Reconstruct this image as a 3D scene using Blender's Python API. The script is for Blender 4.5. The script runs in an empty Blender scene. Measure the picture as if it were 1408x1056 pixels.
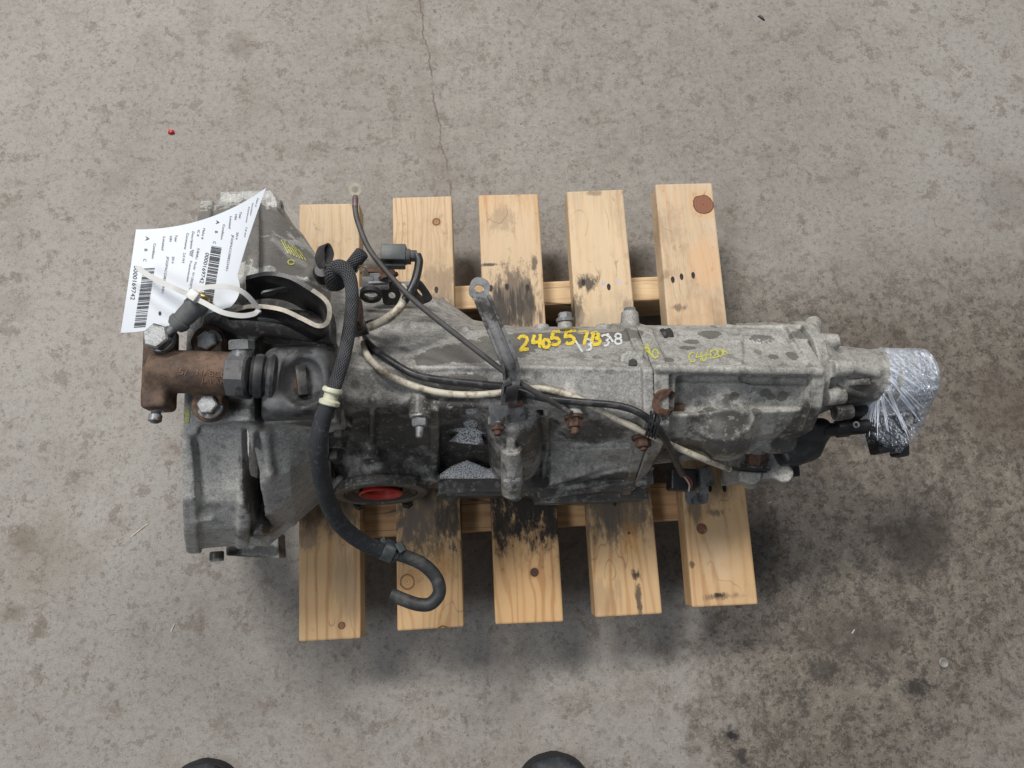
import bpy, bmesh, math, random
import numpy as np
from mathutils import Vector, Matrix
from mathutils.bvhtree import BVHTree

# ------------------------------------------------------------------ camera, world, lamps
SC = bpy.context.scene
COL = SC.collection
F = 1000.0                                   # focal length in photo pixels (1408 x 1056)
PITCH, TILT, YAW = 0.21097477, -0.02938118, -0.04621856
ZB = 0.127                                   # top of the pallet deck
CAM = np.array([0.0, 0.0, 1.0139 + ZB])
def _rot(a, b, c):
    Rx = np.array([[1,0,0],[0,math.cos(a),-math.sin(a)],[0,math.sin(a),math.cos(a)]])
    Ry = np.array([[math.cos(b),0,math.sin(b)],[0,1,0],[-math.sin(b),0,math.cos(b)]])
    Rz = np.array([[math.cos(c),-math.sin(c),0],[math.sin(c),math.cos(c),0],[0,0,1]])
    return Rz @ Ry @ Rx
R = _rot(PITCH, TILT, YAW)
cd = bpy.data.cameras.new('camera'); cam = bpy.data.objects.new('camera', cd); COL.objects.link(cam)
cd.sensor_width = 36.0; cd.lens = 36.0 * F / 1408.0; cd.clip_start = 0.01; cd.clip_end = 100
M4 = Matrix.Identity(4)
for i in range(3):
    for j in range(3): M4[i][j] = R[i, j]
    M4[i][3] = CAM[i]
cam.matrix_world = M4
SC.camera = cam
w = bpy.data.worlds.new('World'); SC.world = w; w.use_nodes = True
w.node_tree.nodes['Background'].inputs[0].default_value = (0.86, 0.93, 1.0, 1)
w.node_tree.nodes['Background'].inputs[1].default_value = 0.185
def area(name, loc, target, size, sy, power, col):
    l = bpy.data.lights.new(name, 'AREA'); l.shape = 'RECTANGLE'; l.size = size; l.size_y = sy; l.energy = power; l.color = col
    o = bpy.data.objects.new(name, l); COL.objects.link(o); o.location = loc
    o.rotation_euler = (Vector(target) - Vector(loc)).to_track_quat('-Z', 'Y').to_euler()
    return o
area('ceiling_lamp', (-1.5, 2.3, 3.9), (0, 0.2, 0), 1.5, 0.55, 186, (1.0, 0.965, 0.91))
area('ceiling_lamp', (1.4, 2.7, 3.9), (0, 0.2, 0), 1.5, 0.55, 80, (1.0, 0.965, 0.91))
area('ceiling_lamp', (-2.4, -0.7, 3.9), (0, 0.2, 0), 1.9, 0.8, 62, (0.93, 0.96, 1.0))  # near-left fill, added to lift the near surfaces
vs = SC.view_settings
vs.view_transform = 'Standard'; vs.look = 'None'; vs.exposure = -0.14; vs.gamma = 1.0; vs.use_curve_mapping = False

# ------------------------------------------------------------------ helpers
def ray(px, py):
    d = R @ np.array([(px - 704) / F, -(py - 528) / F, -1.0])
    return d / np.linalg.norm(d)
def P(px, py, z):
    d = ray(px, py); t = (z - CAM[2]) / d[2]
    return CAM + t * d
def PV(px, py, z): return Vector(P(px, py, z))
def proj(p):
    v = (np.asarray(p) - CAM) @ R
    return 704 + F * v[0] / -v[2], 528 - F * v[1] / -v[2]

def set_props(o, label=None, cat=None, group=None, kind=None):
    if label: o['label'] = label
    if cat: o['category'] = cat
    if group: o['group'] = group
    if kind: o['kind'] = kind
    return o
def empty(name, loc):
    o = bpy.data.objects.new(name, None); COL.objects.link(o); o.location = loc; o.empty_display_size = 0.05
    return o
def wloc(o):
    v = Vector((0, 0, 0))
    while o is not None: v = v + o.location; o = o.parent
    return v
def link(name, me, mat, parent=None, origin=None, smooth=True):
    """mesh given in world coordinates; its origin moved to `origin` (or its centre)"""
    n = len(me.vertices)
    co = np.empty(n * 3, dtype=np.float32); me.vertices.foreach_get('co', co); co = co.reshape(-1, 3)
    if origin is None: origin = (co.min(0) + co.max(0)) / 2
    origin = np.asarray(origin, dtype=np.float32)
    me.vertices.foreach_set('co', (co - origin).ravel())
    me.name = name
    me.polygons.foreach_set('use_smooth', [smooth] * len(me.polygons))
    me.update()
    if not me.materials: me.materials.append(mat)
    o = bpy.data.objects.new(name, me); COL.objects.link(o)
    org = Vector([float(v) for v in origin])
    if parent is not None:
        o.parent = parent; o.location = org - wloc(parent)
    else: o.location = org
    return o
def from_bm(bm, sharp=None):
    me = bpy.data.meshes.new('m'); bmesh.ops.recalc_face_normals(bm, faces=bm.faces)
    if sharp is not None:
        for e in bm.edges:
            if len(e.link_faces) == 2 and e.calc_face_angle(0) > sharp: e.smooth = False
    bm.to_mesh(me); bm.free(); return me
SH = math.radians(38)
def obj(name, bm, mat, parent=None, smooth=True, origin=None):
    return link(name, from_bm(bm, SH), mat, parent, origin, smooth)
def frame(axis, up=(0, 0, 1)):
    z = Vector(axis).normalized(); u = Vector(up)
    if abs(z.dot(u)) > 0.97: u = Vector((1, 0, 0))
    x = u.cross(z).normalized(); y = z.cross(x)
    return Matrix((x, y, z)).transposed()
def add_rings(bm, rings, cap0=True, cap1=True, closed=False):
    vs = [[bm.verts.new(p) for p in r] for r in rings]
    n = len(vs[0])
    for a in range(len(vs) - 1):
        for i in range(n):
            bm.faces.new((vs[a][i], vs[a][(i + 1) % n], vs[a + 1][(i + 1) % n], vs[a + 1][i]))
    if closed:
        for i in range(n): bm.faces.new((vs[-1][i], vs[-1][(i + 1) % n], vs[0][(i + 1) % n], vs[0][i]))
        return vs
    if cap0: bm.faces.new(vs[0][::-1])
    if cap1: bm.faces.new(vs[-1])
    return vs
def add_lathe(bm, base, axis, prof, n=20, sides=None, phase=0.0, cap0=True, cap1=True):
    """prof: (distance along axis, radius)"""
    fr = frame(axis); b = Vector(base); rings = []
    for d, r in prof:
        rings.append([b + fr @ Vector((r * math.cos(2*math.pi*i/n + phase), r * math.sin(2*math.pi*i/n + phase), d)) for i in range(n)])
    return add_rings(bm, rings, cap0, cap1)
def add_box(bm, c, half, rot=None, bevel=0.0, seg=2):
    m = bmesh.ops.create_cube(bm, size=2.0)
    vs = m['verts']; rt = rot if rot is not None else Matrix.Identity(3); c = Vector(c)
    for v in vs: v.co = c + rt @ Vector((v.co.x*half[0], v.co.y*half[1], v.co.z*half[2]))
    if bevel > 0:
        es = list({e for v in vs for e in v.link_edges})
        bmesh.ops.bevel(bm, geom=es, offset=bevel, segments=seg, affect='EDGES', profile=0.6)
def catmull(pts, per=8):
    p = [Vector(q) for q in pts]; p = [2*p[0]-p[1]] + p + [2*p[-1]-p[-2]]; out = []
    for i in range(1, len(p) - 2):
        for k in range(per):
            t = k / per; a, b, c, d = p[i-1], p[i], p[i+1], p[i+2]
            out.append(0.5*((2*b) + (c-a)*t + (2*a-5*b+4*c-d)*t*t + (3*b-a-3*c+d)*t*t*t))
    out.append(p[-2].copy()); return out
def tube_mesh(pts, rad, n=14, per=8, smoothpath=True, hollow=0.0):
    """round tube along world points with UV (u round, v metres along)"""
    path = catmull(pts, per) if smoothpath else [Vector(q) for q in pts]
    if not callable(rad):
        r0 = rad; rad = lambda t: r0
    m = len(path); T = [(path[min(i+1, m-1)] - path[max(i-1, 0)]).normalized() for i in range(m)]
    nrm = T[0].orthogonal().normalized(); rings = []; L = [0.0]
    for i in range(m):
        nrm = (nrm - T[i]*nrm.dot(T[i])).normalized(); bi = T[i].cross(nrm)
        if i: L.append(L[-1] + (path[i]-path[i-1]).length)
        r = rad(i/(m-1))
        rings.append([path[i] + nrm*(r*math.cos(2*math.pi*k/n)) + bi*(r*math.sin(2*math.pi*k/n)) for k in range(n)])
    bm = bmesh.new(); uvl = bm.loops.layers.uv.new('uv')
    vs = [[bm.verts.new(q) for q in r] for r in rings]
    for a in range(m-1):
        for k in range(n):
            f = bm.faces.new((vs[a][k], vs[a][(k+1) % n], vs[a+1][(k+1) % n], vs[a+1][k]))
            for lp, uv in zip(f.loops, ((k/n, L[a]), ((k+1)/n, L[a]), ((k+1)/n, L[a+1]), (k/n, L[a+1]))): lp[uvl].uv = uv
    if hollow:                                   # open end with a bore
        for end, sgn in ((0, 1), (m-1, -1)):
            c = path[end]; r = rad(end/(m-1))
            inner = [bm.verts.new(c + (v.co - c)*hollow) for v in vs[end]]
            deep = [bm.verts.new(v.co + T[end]*sgn*0.02) for v in inner]
            for k in range(n):
                bm.faces.new((vs[end][k], vs[end][(k+1) % n], inner[(k+1) % n], inner[k]))
                bm.faces.new((inner[k], inner[(k+1) % n], deep[(k+1) % n], deep[k]))
            bm.faces.new(deep)
    else:
        bm.faces.new(vs[0][::-1]); bm.faces.new(vs[-1])
    return from_bm(bm, SH)
def tube(name, pts, rad, mat, parent, n=14, per=8, hollow=0.0):
    return link(name, tube_mesh(pts, rad, n, per, True, hollow), mat, parent)

# ------------------------------------------------------------------ node helper
class NT:
    def __init__(s, name):
        s.m = bpy.data.materials.new(name); s.m.use_nodes = True; s.t = s.m.node_tree; s.n = s.t.nodes
        s.b = s.n['Principled BSDF']; s.out = s.n['Material Output']
    def _in(s, node, idx, v):
        if v is None: return
        sock = node.inputs[idx]
        if hasattr(v, 'is_output') or isinstance(v, bpy.types.NodeSocket): s.t.links.new(v, sock)
        elif isinstance(v, (tuple, list)):
            v = tuple(v)
            if sock.type == 'RGBA' and len(v) == 3: v = v + (1,)
            sock.default_value = v
        else: sock.default_value = v
    def obj(s): return s.node('ShaderNodeTexCoord').outputs['Object']
    def uv(s): return s.node('ShaderNodeTexCoord').outputs['UV']
    def pos(s): return s.node('ShaderNodeNewGeometry').outputs['Position']
    def node(s, t): return s.n.new(t)
    def attr(s, name):
        a = s.node('ShaderNodeAttribute'); a.attribute_name = name; return a.outputs['Fac']
    def mapv(s, vec, scale=(1,1,1), loc=(0,0,0), rot=(0,0,0)):
        m = s.node('ShaderNodeMapping'); s._in(m, 'Vector', vec); m.inputs['Scale'].default_value = scale
        m.inputs['Location'].default_value = loc; m.inputs['Rotation'].default_value = rot; return m.outputs[0]
    def noise(s, vec, scale, detail=4, rough=0.55, dist=0.0):
        n = s.node('ShaderNodeTexNoise'); s._in(n, 'Vector', vec); s._in(n, 'Scale', scale); s._in(n, 'Detail', detail)
        s._in(n, 'Roughness', rough); s._in(n, 'Distortion', dist); return n.outputs['Fac']
    def noisec(s, vec, scale, detail=2):
        n = s.node('ShaderNodeTexNoise'); s._in(n, 'Vector', vec); s._in(n, 'Scale', scale); s._in(n, 'Detail', detail); return n.outputs['Color']
    def vor(s, vec, scale, rnd=1.0, feat='F1', out='Distance'):
        n = s.node('ShaderNodeTexVoronoi'); n.feature = feat; s._in(n, 'Vector', vec); s._in(n, 'Scale', scale); s._in(n, 'Randomness', rnd); return n.outputs[out]
    def m_(s, op, a, b=None, c=None, clamp=False):
        n = s.node('ShaderNodeMath'); n.operation = op; n.use_clamp = clamp; s._in(n, 0, a); s._in(n, 1, b); s._in(n, 2, c); return n.outputs[0]
    def v_(s, op, a, b=None):
        n = s.node('ShaderNodeVectorMath'); n.operation = op; s._in(n, 0, a); s._in(n, 1, b)
        return n.outputs['Value'] if op in ('LENGTH', 'DISTANCE', 'DOT_PRODUCT') else n.outputs[0]
    def sep(s, v):
        n = s.node('ShaderNodeSeparateXYZ'); s._in(n, 0, v); return n.outputs
    def comb(s, x, y, z):
        n = s.node('ShaderNodeCombineXYZ'); s._in(n, 0, x); s._in(n, 1, y); s._in(n, 2, z); return n.outputs[0]
    def rng(s, v, a, b, c=0.0, d=1.0, smooth=True):
        n = s.node('ShaderNodeMapRange'); n.interpolation_type = 'SMOOTHSTEP' if smooth else 'LINEAR'
        for i, q in enumerate((v, a, b, c, d)): s._in(n, i, q)
        return n.outputs[0]
    def mix(s, f, a, b, mode='MIX'):
        n = s.node('ShaderNodeMix'); n.data_type = 'RGBA'; n.blend_type = mode; s._in(n, 0, f); s._in(n, 6, a); s._in(n, 7, b); return n.outputs[2]
    def fmix(s, f, a, b):
        n = s.node('ShaderNodeMix'); s._in(n, 0, f); s._in(n, 2, a); s._in(n, 3, b); return n.outputs[0]
    def bump(s, h, strength=0.3, dist=0.001, nrm=None):
        n = s.node('ShaderNodeBump'); s._in(n, 'Strength', strength); s._in(n, 'Distance', dist); s._in(n, 'Height', h); s._in(n, 'Normal', nrm); return n.outputs[0]
    def done(s, col=None, rough=None, metal=None, nrm=None, spec=None, coat=None):
        s._in(s.b, 'Base Color', col); s._in(s.b, 'Roughness', rough); s._in(s.b, 'Metallic', metal); s._in(s.b, 'Normal', nrm)
        s._in(s.b, 'Specular IOR Level', spec); s._in(s.b, 'Coat Weight', coat)
        return s.m
    def ell(s, vec, c, rx, ry, warp, ang=0.0):
        """1 at the centre falling to 0 at the rim of an ellipse in the XY plane of vec, warped by `warp` (-.5...5)"""
        q = s.mapv(s.v_('SUBTRACT', vec, (c[0], c[1], 0)), scale=(1, 1, 0), rot=(0, 0, -ang))
        q = s.v_('MULTIPLY', q, (1/rx, 1/ry, 0))
        d = s.v_('LENGTH', q)
        return s.m_('ADD', s.m_('SUBTRACT', 1.0, d), warp)

def simple(name, col, rough=0.5, metal=0.0, var=0.25, scale=60, bump=0.15, bscale=300, dirt=None, dirtamt=0.5, dscale=25):
    t = NT(name); o = t.obj(); n = t.noise(o, scale, 5, 0.6)
    dark = tuple(c*(1-var) for c in col); lite = tuple(min(1, c*(1+var)) for c in col)
    c = t.mix(t.rng(n, 0.3, 0.7), dark, lite); r = rough
    if dirt:
        k = t.rng(t.noise(o, dscale, 6, 0.65), 0.62 - dirtamt*0.3, 0.72 - dirtamt*0.2)
        c = t.mix(k, c, dirt); r = t.fmix(k, rough, min(1.0, rough + 0.2))
    return t.done(c, r, metal, t.bump(t.noise(o, bscale, 4), bump, 0.0006) if bump else None)
# ------------------------------------------------------------------ floor
def floor_material():
    t = NT('worn_concrete'); p = t.pos(); s = t.sep(p)
    big = t.noise(p, 2.1, 3, 0.6); fine = t.noise(p, 120, 2, 0.85); grit = t.noise(p, 520, 0, 0.6); mid = t.noise(p, 11, 5, 0.75)
    blot = t.noise(p, 26, 4, 0.78, 0.2)
    c = t.mix(t.rng(big, 0.34, 0.66), (0.282, 0.262, 0.241), (0.330, 0.310, 0.288))
    c = t.mix(t.m_('MULTIPLY', t.rng(mid, 0.48, 0.64), 0.42), c, (0.212, 0.188, 0.166))
    c = t.mix(t.m_('MULTIPLY', t.rng(blot, 0.565, 0.61), 0.55), c, (0.165, 0.136, 0.113))
    # oil-mottled zone to the right of the pallet
    zx = t.m_('ADD', s[0], t.m_('MULTIPLY', t.m_('SUBTRACT', mid, 0.5), 0.35))
    zone = t.m_('MULTIPLY', t.rng(zx, 0.20, 0.42), t.rng(t.m_('ADD', s[1], t.m_('MULTIPLY', t.m_('SUBTRACT', mid, 0.5), 0.3)), 0.52, 0.26))
    corner = t.rng(t.m_('SUBTRACT', s[0], s[1]), 1.15, 0.88)                       # cleaner again beyond the spill
    zone = t.m_('MULTIPLY', zone, t.m_('ADD', t.m_('MULTIPLY', corner, 0.65), 0.35))
    zone = t.m_('MAXIMUM', zone, t.m_('MULTIPLY', t.rng(t.m_('ABSOLUTE', t.m_('SUBTRACT', s[0], 0.1)), 0.75, 0.2), 0.20))
    c = t.mix(t.m_('MULTIPLY', zone, 0.88), c, (0.150, 0.125, 0.101))
    b1 = t.rng(t.noise(p, 34, 4, 0.76, 0.1), 0.44, 0.64); c = t.mix(t.m_('MULTIPLY', t.m_('MULTIPLY', b1, zone), 0.85), c, (0.064, 0.051, 0.042))
    b2 = t.rng(t.noise(p, 80, 3, 0.75), 0.52, 0.61); c = t.mix(t.m_('MULTIPLY', t.m_('MULTIPLY', b2, t.m_('MAXIMUM', zone, 0.24)), 0.82), c, (0.062, 0.050, 0.042))
    c = t.mix(t.m_('MULTIPLY', t.m_('MULTIPLY', t.rng(blot, 0.46, 0.38), zone), 0.50), c, (0.255, 0.226, 0.190))
    # round drip marks
    jig = t.v_('ADD', p, t.v_('MULTIPLY', t.noisec(p, 60, 1), (0.008, 0.008, 0)))
    for sc, th, amt in ((24, 0.20, 0.45), (52, 0.22, 0.6), (105, 0.25, 0.7)):
        v = t.node('ShaderNodeTexVoronoi'); t._in(v, 'Vector', jig); t._in(v, 'Scale', sc)
        rnd = t.sep(v.outputs['Color'])[0]
        spot = t.m_('MULTIPLY', t.rng(v.outputs['Distance'], th*1.05, th*0.75), t.rng(rnd, 0.74, 0.78))
        c = t.mix(t.m_('MULTIPLY', spot, t.m_('MULTIPLY', t.m_('ADD', t.m_('MULTIPLY', zone, 0.6), 0.42), amt)), c, (0.068, 0.056, 0.048))
    # sandy grain of the concrete skin
    c = t.mix(t.rng(fine, 0.52, 0.66, 0, 0.22), c, (0.145, 0.130, 0.116)); c = t.mix(t.rng(fine, 0.47, 0.34, 0, 0.15), c, (0.43, 0.415, 0.395))
    c = t.mix(t.rng(grit, 0.54, 0.74, 0, 0.20), c, (0.11, 0.10, 0.09)); c = t.mix(t.rng(grit, 0.46, 0.27, 0, 0.12), c, (0.45, 0.435, 0.415))
    # stains with their own place
    wob = t.m_('MULTIPLY', t.m_('SUBTRACT', t.noise(p, 16, 5, 0.75), 0.5), 2.4)
    wob2 = t.m_('MULTIPLY', t.m_('SUBTRACT', t.noise(p, 70, 3, 0.7), 0.5), 3.2)
    for px, py, rx, ry, a, col, wb in ((70, 760, .085, .07, .30, (.17, .135, .10), wob), (1265, 745, .085, .065, .62, (.062, .05, .042), wob), (1175, 870, .10, .05, .55, (.066, .053, .045), wob),
                          (1262, 945, .022, .012, .85, (.03, .027, .025), wob2), (1005, 1012, .012, .014, .95, (.015, .015, .016), wob2), (1390, 560, .10, .09, .5, (.085, .066, .05), wob),
                          (55, 863, .014, .024, .6, (.15, .12, .10), wob2), (1020, 1040, .008, .02, .8, (.02, .02, .02), wob2), (1130, 920, .03, .02, .7, (.05, .042, .036), wob2),
                          (1390, 275, .10, .06, .25, (.10, .085, .072), wob), (1190, 480, .12, .06, .25, (.09, .072, .058), wob), (330, 65, .04, .03, .45, (.15, .125, .105), wob), (690, 320, .05, .07, .3, (.14, .12, .105), wob),
                          (30, 740, .03, .03, .45, (.12, .09, .06), wob), (18, 845, .035, .02, .5, (.11, .085, .055), wob), (250, 560, .05, .03, .25, (.13, .11, .095), wob), (1298, 905, .014, .012, .6, (.06, .055, .05), wob2)):
        q = P(px, py, 0); e = t.ell(p, (q[0], q[1]), rx, ry, wb)
        c = t.mix(t.m_('MULTIPLY', t.rng(e, -0.15, 0.75), a), c, col)
    # the long hairline crack and faint swept arcs
    q0, q1 = P(577, 0, 0), P(628, 330, 0); k = (q1[0]-q0[0])/(q1[1]-q0[1])
    xx = t.m_('SUBTRACT', s[0], t.m_('ADD', t.m_('MULTIPLY', t.m_('SUBTRACT', s[1], q0[1]), k), q0[0]))
    xx = t.m_('ADD', xx, t.m_('MULTIPLY', t.m_('SUBTRACT', t.noise(t.mapv(p, (0.2, 1, 1)), 14, 5, 0.7), 0.5), 0.035))
    cr = t.m_('MULTIPLY', t.rng(t.m_('ABSOLUTE', xx), 0.0022, 0.0006), t.rng(s[1], 0.5, 0.62))
    c = t.mix(t.m_('MULTIPLY', cr, t.rng(t.noise(p, 26, 3), 0.40, 0.54, 0.15, 0.75)), c, (0.115, 0.08, 0.066))
    band = t.rng(t.m_('ABSOLUTE', t.m_('ADD', xx, 0.02)), 0.04, 0.0); c = t.mix(t.m_('MULTIPLY', band, 0.18), c, (0.15, 0.12, 0.10))
    # fine pits, pale grains
    pit = t.m_('MULTIPLY', t.rng(t.vor(p, 230), 0.26, 0.12), t.rng(fine, 0.50, 0.60)); c = t.mix(t.m_('MULTIPLY', pit, 0.6), c, (0.06, 0.052, 0.046))
    gv = t.m_('MULTIPLY', t.rng(t.vor(p, 260), 0.13, 0.05), t.rng(t.noise(p, 45, 2), 0.60, 0.66)); c = t.mix(t.m_('MULTIPLY', gv, 0.55), c, (0.55, 0.54, 0.52))
    h = t.m_('ADD', t.m_('MULTIPLY', fine, 0.6), t.m_('ADD', t.m_('MULTIPLY', grit, 0.35), t.m_('MULTIPLY', pit, -0.6)))
    rg = t.m_('SUBTRACT', 0.86, t.m_('MULTIPLY', zone, 0.22))
    return t.done(c, rg, 0, t.bump(h, 0.35, 0.0014), 0.35)
def grid_plane(x0, x1, y0, y1, z):
    bm = bmesh.new(); n = 12
    vs = [[bm.verts.new((x0+(x1-x0)*i/n, y0+(y1-y0)*j/n, z)) for j in range(n+1)] for i in range(n+1)]
    for i in range(n):
        for j in range(n): bm.faces.new((vs[i][j], vs[i+1][j], vs[i+1][j+1], vs[i][j+1]))
    return bm
fl = obj('floor', grid_plane(-5, 5, -5, 5, 0), floor_material(), smooth=False)
set_props(fl, 'worn grey concrete workshop floor mottled with brown oil stains', None, None, 'structure')

# ------------------------------------------------------------------ pallet
def wood_material(name, seed, base, late, ring, knots=(), stains=(), tint=()):
    """board frame: x across, y along (metres)"""
    t = NT(name); o = t.obj(); s = t.sep(o); off = (seed*3.7, seed*1.9, seed*0.7)
    ov = t.v_('ADD', o, off)
    low = t.noise(t.mapv(ov, (7, 1.2, 7)), 1.0, 3, 0.5)
    x = t.m_('ADD', s[0], t.m_('MULTIPLY', t.m_('SUBTRACT', low, 0.5), 0.09))
    x = t.m_('ADD', x, t.m_('MULTIPLY', t.m_('SUBTRACT', t.noise(t.mapv(ov, (38, 4.5, 38)), 1, 3, 0.6), 0.5), 0.022))
    for kx, ky, kr, kd in knots:                 # rings bend round the knots
        dx = t.m_('SUBTRACT', s[0], kx); dy = t.m_('MULTIPLY', t.m_('SUBTRACT', s[1], ky), 0.42)
        d2 = t.m_('ADD', t.m_('MULTIPLY', dx, dx), t.m_('MULTIPLY', dy, dy))
        g = t.m_('EXPONENT', t.m_('MULTIPLY', d2, -1.0/(kr*kr*3.2)))
        x = t.m_('ADD', x, t.m_('MULTIPLY', g, kr*1.7))
    bands = t.m_('SINE', t.m_('MULTIPLY', x, ring*2.1))
    bands2 = t.m_('SINE', t.m_('ADD', t.m_('MULTIPLY', x, ring*4.3), 1.3))
    k = t.m_('MULTIPLY', t.rng(bands, 0.35, 1.0), t.rng(t.noise(t.mapv(ov, (30, 3, 30)), 1, 3), 0.3, 0.65))
    c = t.mix(t.rng(t.noise(t.mapv(ov, (18, 2.0, 18)), 1, 4), 0.3, 0.7), base, tuple(b*0.86 for b in base))
    c = t.mix(t.m_('MULTIPLY', k, 0.55), c, late)
    c = t.mix(t.m_('MULTIPLY', t.rng(bands2, 0.7, 1.0), 0.22), c, late)
    fib = t.noise(t.mapv(ov, (900, 14, 900)), 1, 3, 0.6); c = t.mix(t.rng(fib, 0.45, 0.75, 0, 0.30), c, tuple(l*0.8 for l in late))
    # grey handling dirt, rubbed in along the grain
    hn = t.noise(t.mapv(ov, (30, 12, 20)), 1, 5, 0.72)
    hd = t.m_('MULTIPLY', t.rng(hn, 0.50, 0.70), t.rng(fib, 0.35, 0.6, 0.5, 1.0))
    c = t.mix(t.m_('MULTIPLY', hd, 0.46), c, (0.235, 0.165, 0.105))
    c = t.mix(t.m_('MULTIPLY', t.rng(t.noise(t.mapv(ov, (55, 34, 55)), 1, 4, 0.7), 0.60, 0.68), 0.34), c, (0.13, 0.09, 0.06))
    mid_d = t.m_('MULTIPLY', t.rng(t.m_('ABSOLUTE', s[1]), 0.20, 0.06), t.rng(hn, 0.40, 0.62)); c = t.mix(t.m_('MULTIPLY', mid_d, 0.45), c, (0.15, 0.115, 0.085))
    warp = t.m_('MULTIPLY', t.m_('SUBTRACT', t.noise(t.mapv(ov, (100, 42, 100)), 1, 4, 0.75), 0.5), 3.0)
    warpl = t.m_('MULTIPLY', t.m_('SUBTRACT', t.noise(t.mapv(ov, (120, 14, 120)), 1, 4, 0.72), 0.5), 3.0)
    for cx, cy, rx, ry, a, col in tint:
        e = t.ell(o, (cx, cy), rx, ry, t.m_('MULTIPLY', warpl, 0.4)); c = t.mix(t.m_('MULTIPLY', t.rng(e, 0, 0.5), a), c, col)
    c = t.mix(t.m_('MULTIPLY', t.rng(t.m_('ADD', s[1], t.m_('MULTIPLY', t.m_('SUBTRACT', low, 0.5), 0.2)), -0.02, -0.14), 0.75), c, t.mix(t.m_('MULTIPLY', t.rng(bands, 0.1, 1.0), t.rng(t.noise(t.mapv(ov, (24, 2.5, 24)), 1, 3), .3, .65, .25, 1.0)), (0.53, 0.335, 0.160), (0.38, 0.195, 0.080)))  # near half toned darker and warmer: shade painted in with wood tone
    for kx, ky, kr, kd in knots:
        dx = t.m_('SUBTRACT', s[0], kx); dy = t.m_('SUBTRACT', s[1], ky)
        d = t.v_('LENGTH', t.comb(dx, dy, 0)); d = t.m_('ADD', d, t.m_('MULTIPLY', t.m_('SUBTRACT', t.noise(ov, 90, 2), 0.5), kr*0.3))
        halo = t.rng(d, kr*2.1, kr*1.0); c = t.mix(t.m_('MULTIPLY', halo, 0.4), c, late)
        kk = t.rng(d, kr*1.08, kr*0.92); ringk = t.rng(t.m_('SINE', t.m_('MULTIPLY', d, 1900)), -0.4, 1)
        kc = t.mix(t.m_('MULTIPLY', ringk, 0.5), kd, tuple(q*0.55 for q in kd)); c = t.mix(kk, c, kc)
        edge = t.rng(t.m_('ABSOLUTE', t.m_('SUBTRACT', d, kr)), 0.0014, 0.0004); c = t.mix(t.m_('MULTIPLY', edge, 0.8), c, (0.06, 0.03, 0.015))
        pith = t.rng(d, kr*0.14, kr*0.06); c = t.mix(pith, c, (0.10, 0.04, 0.02))
    grease_shade = 0.0
    for cx, cy, rx, ry, a, col, kind in stains:
        e = t.ell(o, (cx, cy), rx, ry, warp if kind != 'l' else warpl)
        m = t.m_('MULTIPLY', t.rng(e, -0.10, 0.62 if kind != 's' else 1.0), a)
        c = t.mix(m, c, col); grease_shade = t.m_('MAXIMUM', grease_shade, m)
    # scratches
    scr = t.m_('MULTIPLY', t.rng(t.m_('ABSOLUTE', t.m_('SUBTRACT', t.noise(t.mapv(ov, (22, 9, 20), rot=(0, 0, 0.7)), 1, 2, 0.4), 0.5)), 0.006, 0.001), t.rng(t.noise(ov, 16, 2), 0.50, 0.6))
    c = t.mix(t.m_('MULTIPLY', scr, 0.45), c, (0.12, 0.08, 0.05))
    h = t.m_('ADD', t.m_('MULTIPLY', fib, 0.6), t.m_('MULTIPLY', k, 0.5))
    return t.done(c, t.m_('SUBTRACT', 0.72, t.m_('MULTIPLY', grease_shade, 0.25)), 0, t.bump(h, 0.3, 0.0008), 0.35)

def board_mesh(q, z1, z0, bevel=0.0025, wob=0.0):
    """q: four top corners (tl, tr, br, bl) in XY"""
    bm = bmesh.new()
    tp = [bm.verts.new((p[0], p[1], z1)) for p in q]; bt = [bm.verts.new((p[0], p[1], z0)) for p in q]
    bm.faces.new(tp); bm.faces.new(bt[::-1])
    for i in range(4): bm.faces.new((tp[i], bt[i], bt[(i+1) % 4], tp[(i+1) % 4]))
    bmesh.ops.bevel(bm, geom=list(bm.edges), offset=bevel, segments=2, affect='EDGES', profile=0.5)
    return bm
TOPS = [((411,280.5),(494,279)),((539.6,271.4),(621,269)),((657.5,267.8),(740,266)),((779,263),(857,260)),((901,253),(979,251))]
BOTS = [((410.5,882.6),(496,878)),((546,868),(637.7,862)),((681,859),(775,855)),((818.5,849.4),(911,844)),((952,835.5),(1042.7,831))]
pallet = empty('pallet', Vector(P(704, 560, ZB)*np.array([1, 1, 0])))
set_props(pallet, 'small pine pallet of five spaced deck boards under the gearbox', 'pallet')
pale = (0.63, 0.49, 0.335); pink = (0.66, 0.435, 0.262)
BK = (0.022, 0.017, 0.013); GY = (0.13, 0.105, 0.085); OR = (0.50, 0.245, 0.075); KN = (0.24, 0.10, 0.055)
def bl(i, px, py, z=ZB):
    """photo point -> frame of board i"""
    c = BC[i]; p = P(px, py, z); return p[0]-c[0], p[1]-c[1]
BC = []
for a, b in zip(TOPS, BOTS):
    c = sum(P(p[0], p[1], ZB) for p in (*a, *b))/4; BC.append(c)
def S(i, px, py, rx, ry, a, col, kind='n'):
    x, y = bl(i, px, py); return (x, y, rx/960, ry/960, a, col, kind)
def K(i, px, py, r, col=KN):
    x, y = bl(i, px, py); return (x, y, r/960, col)
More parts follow.
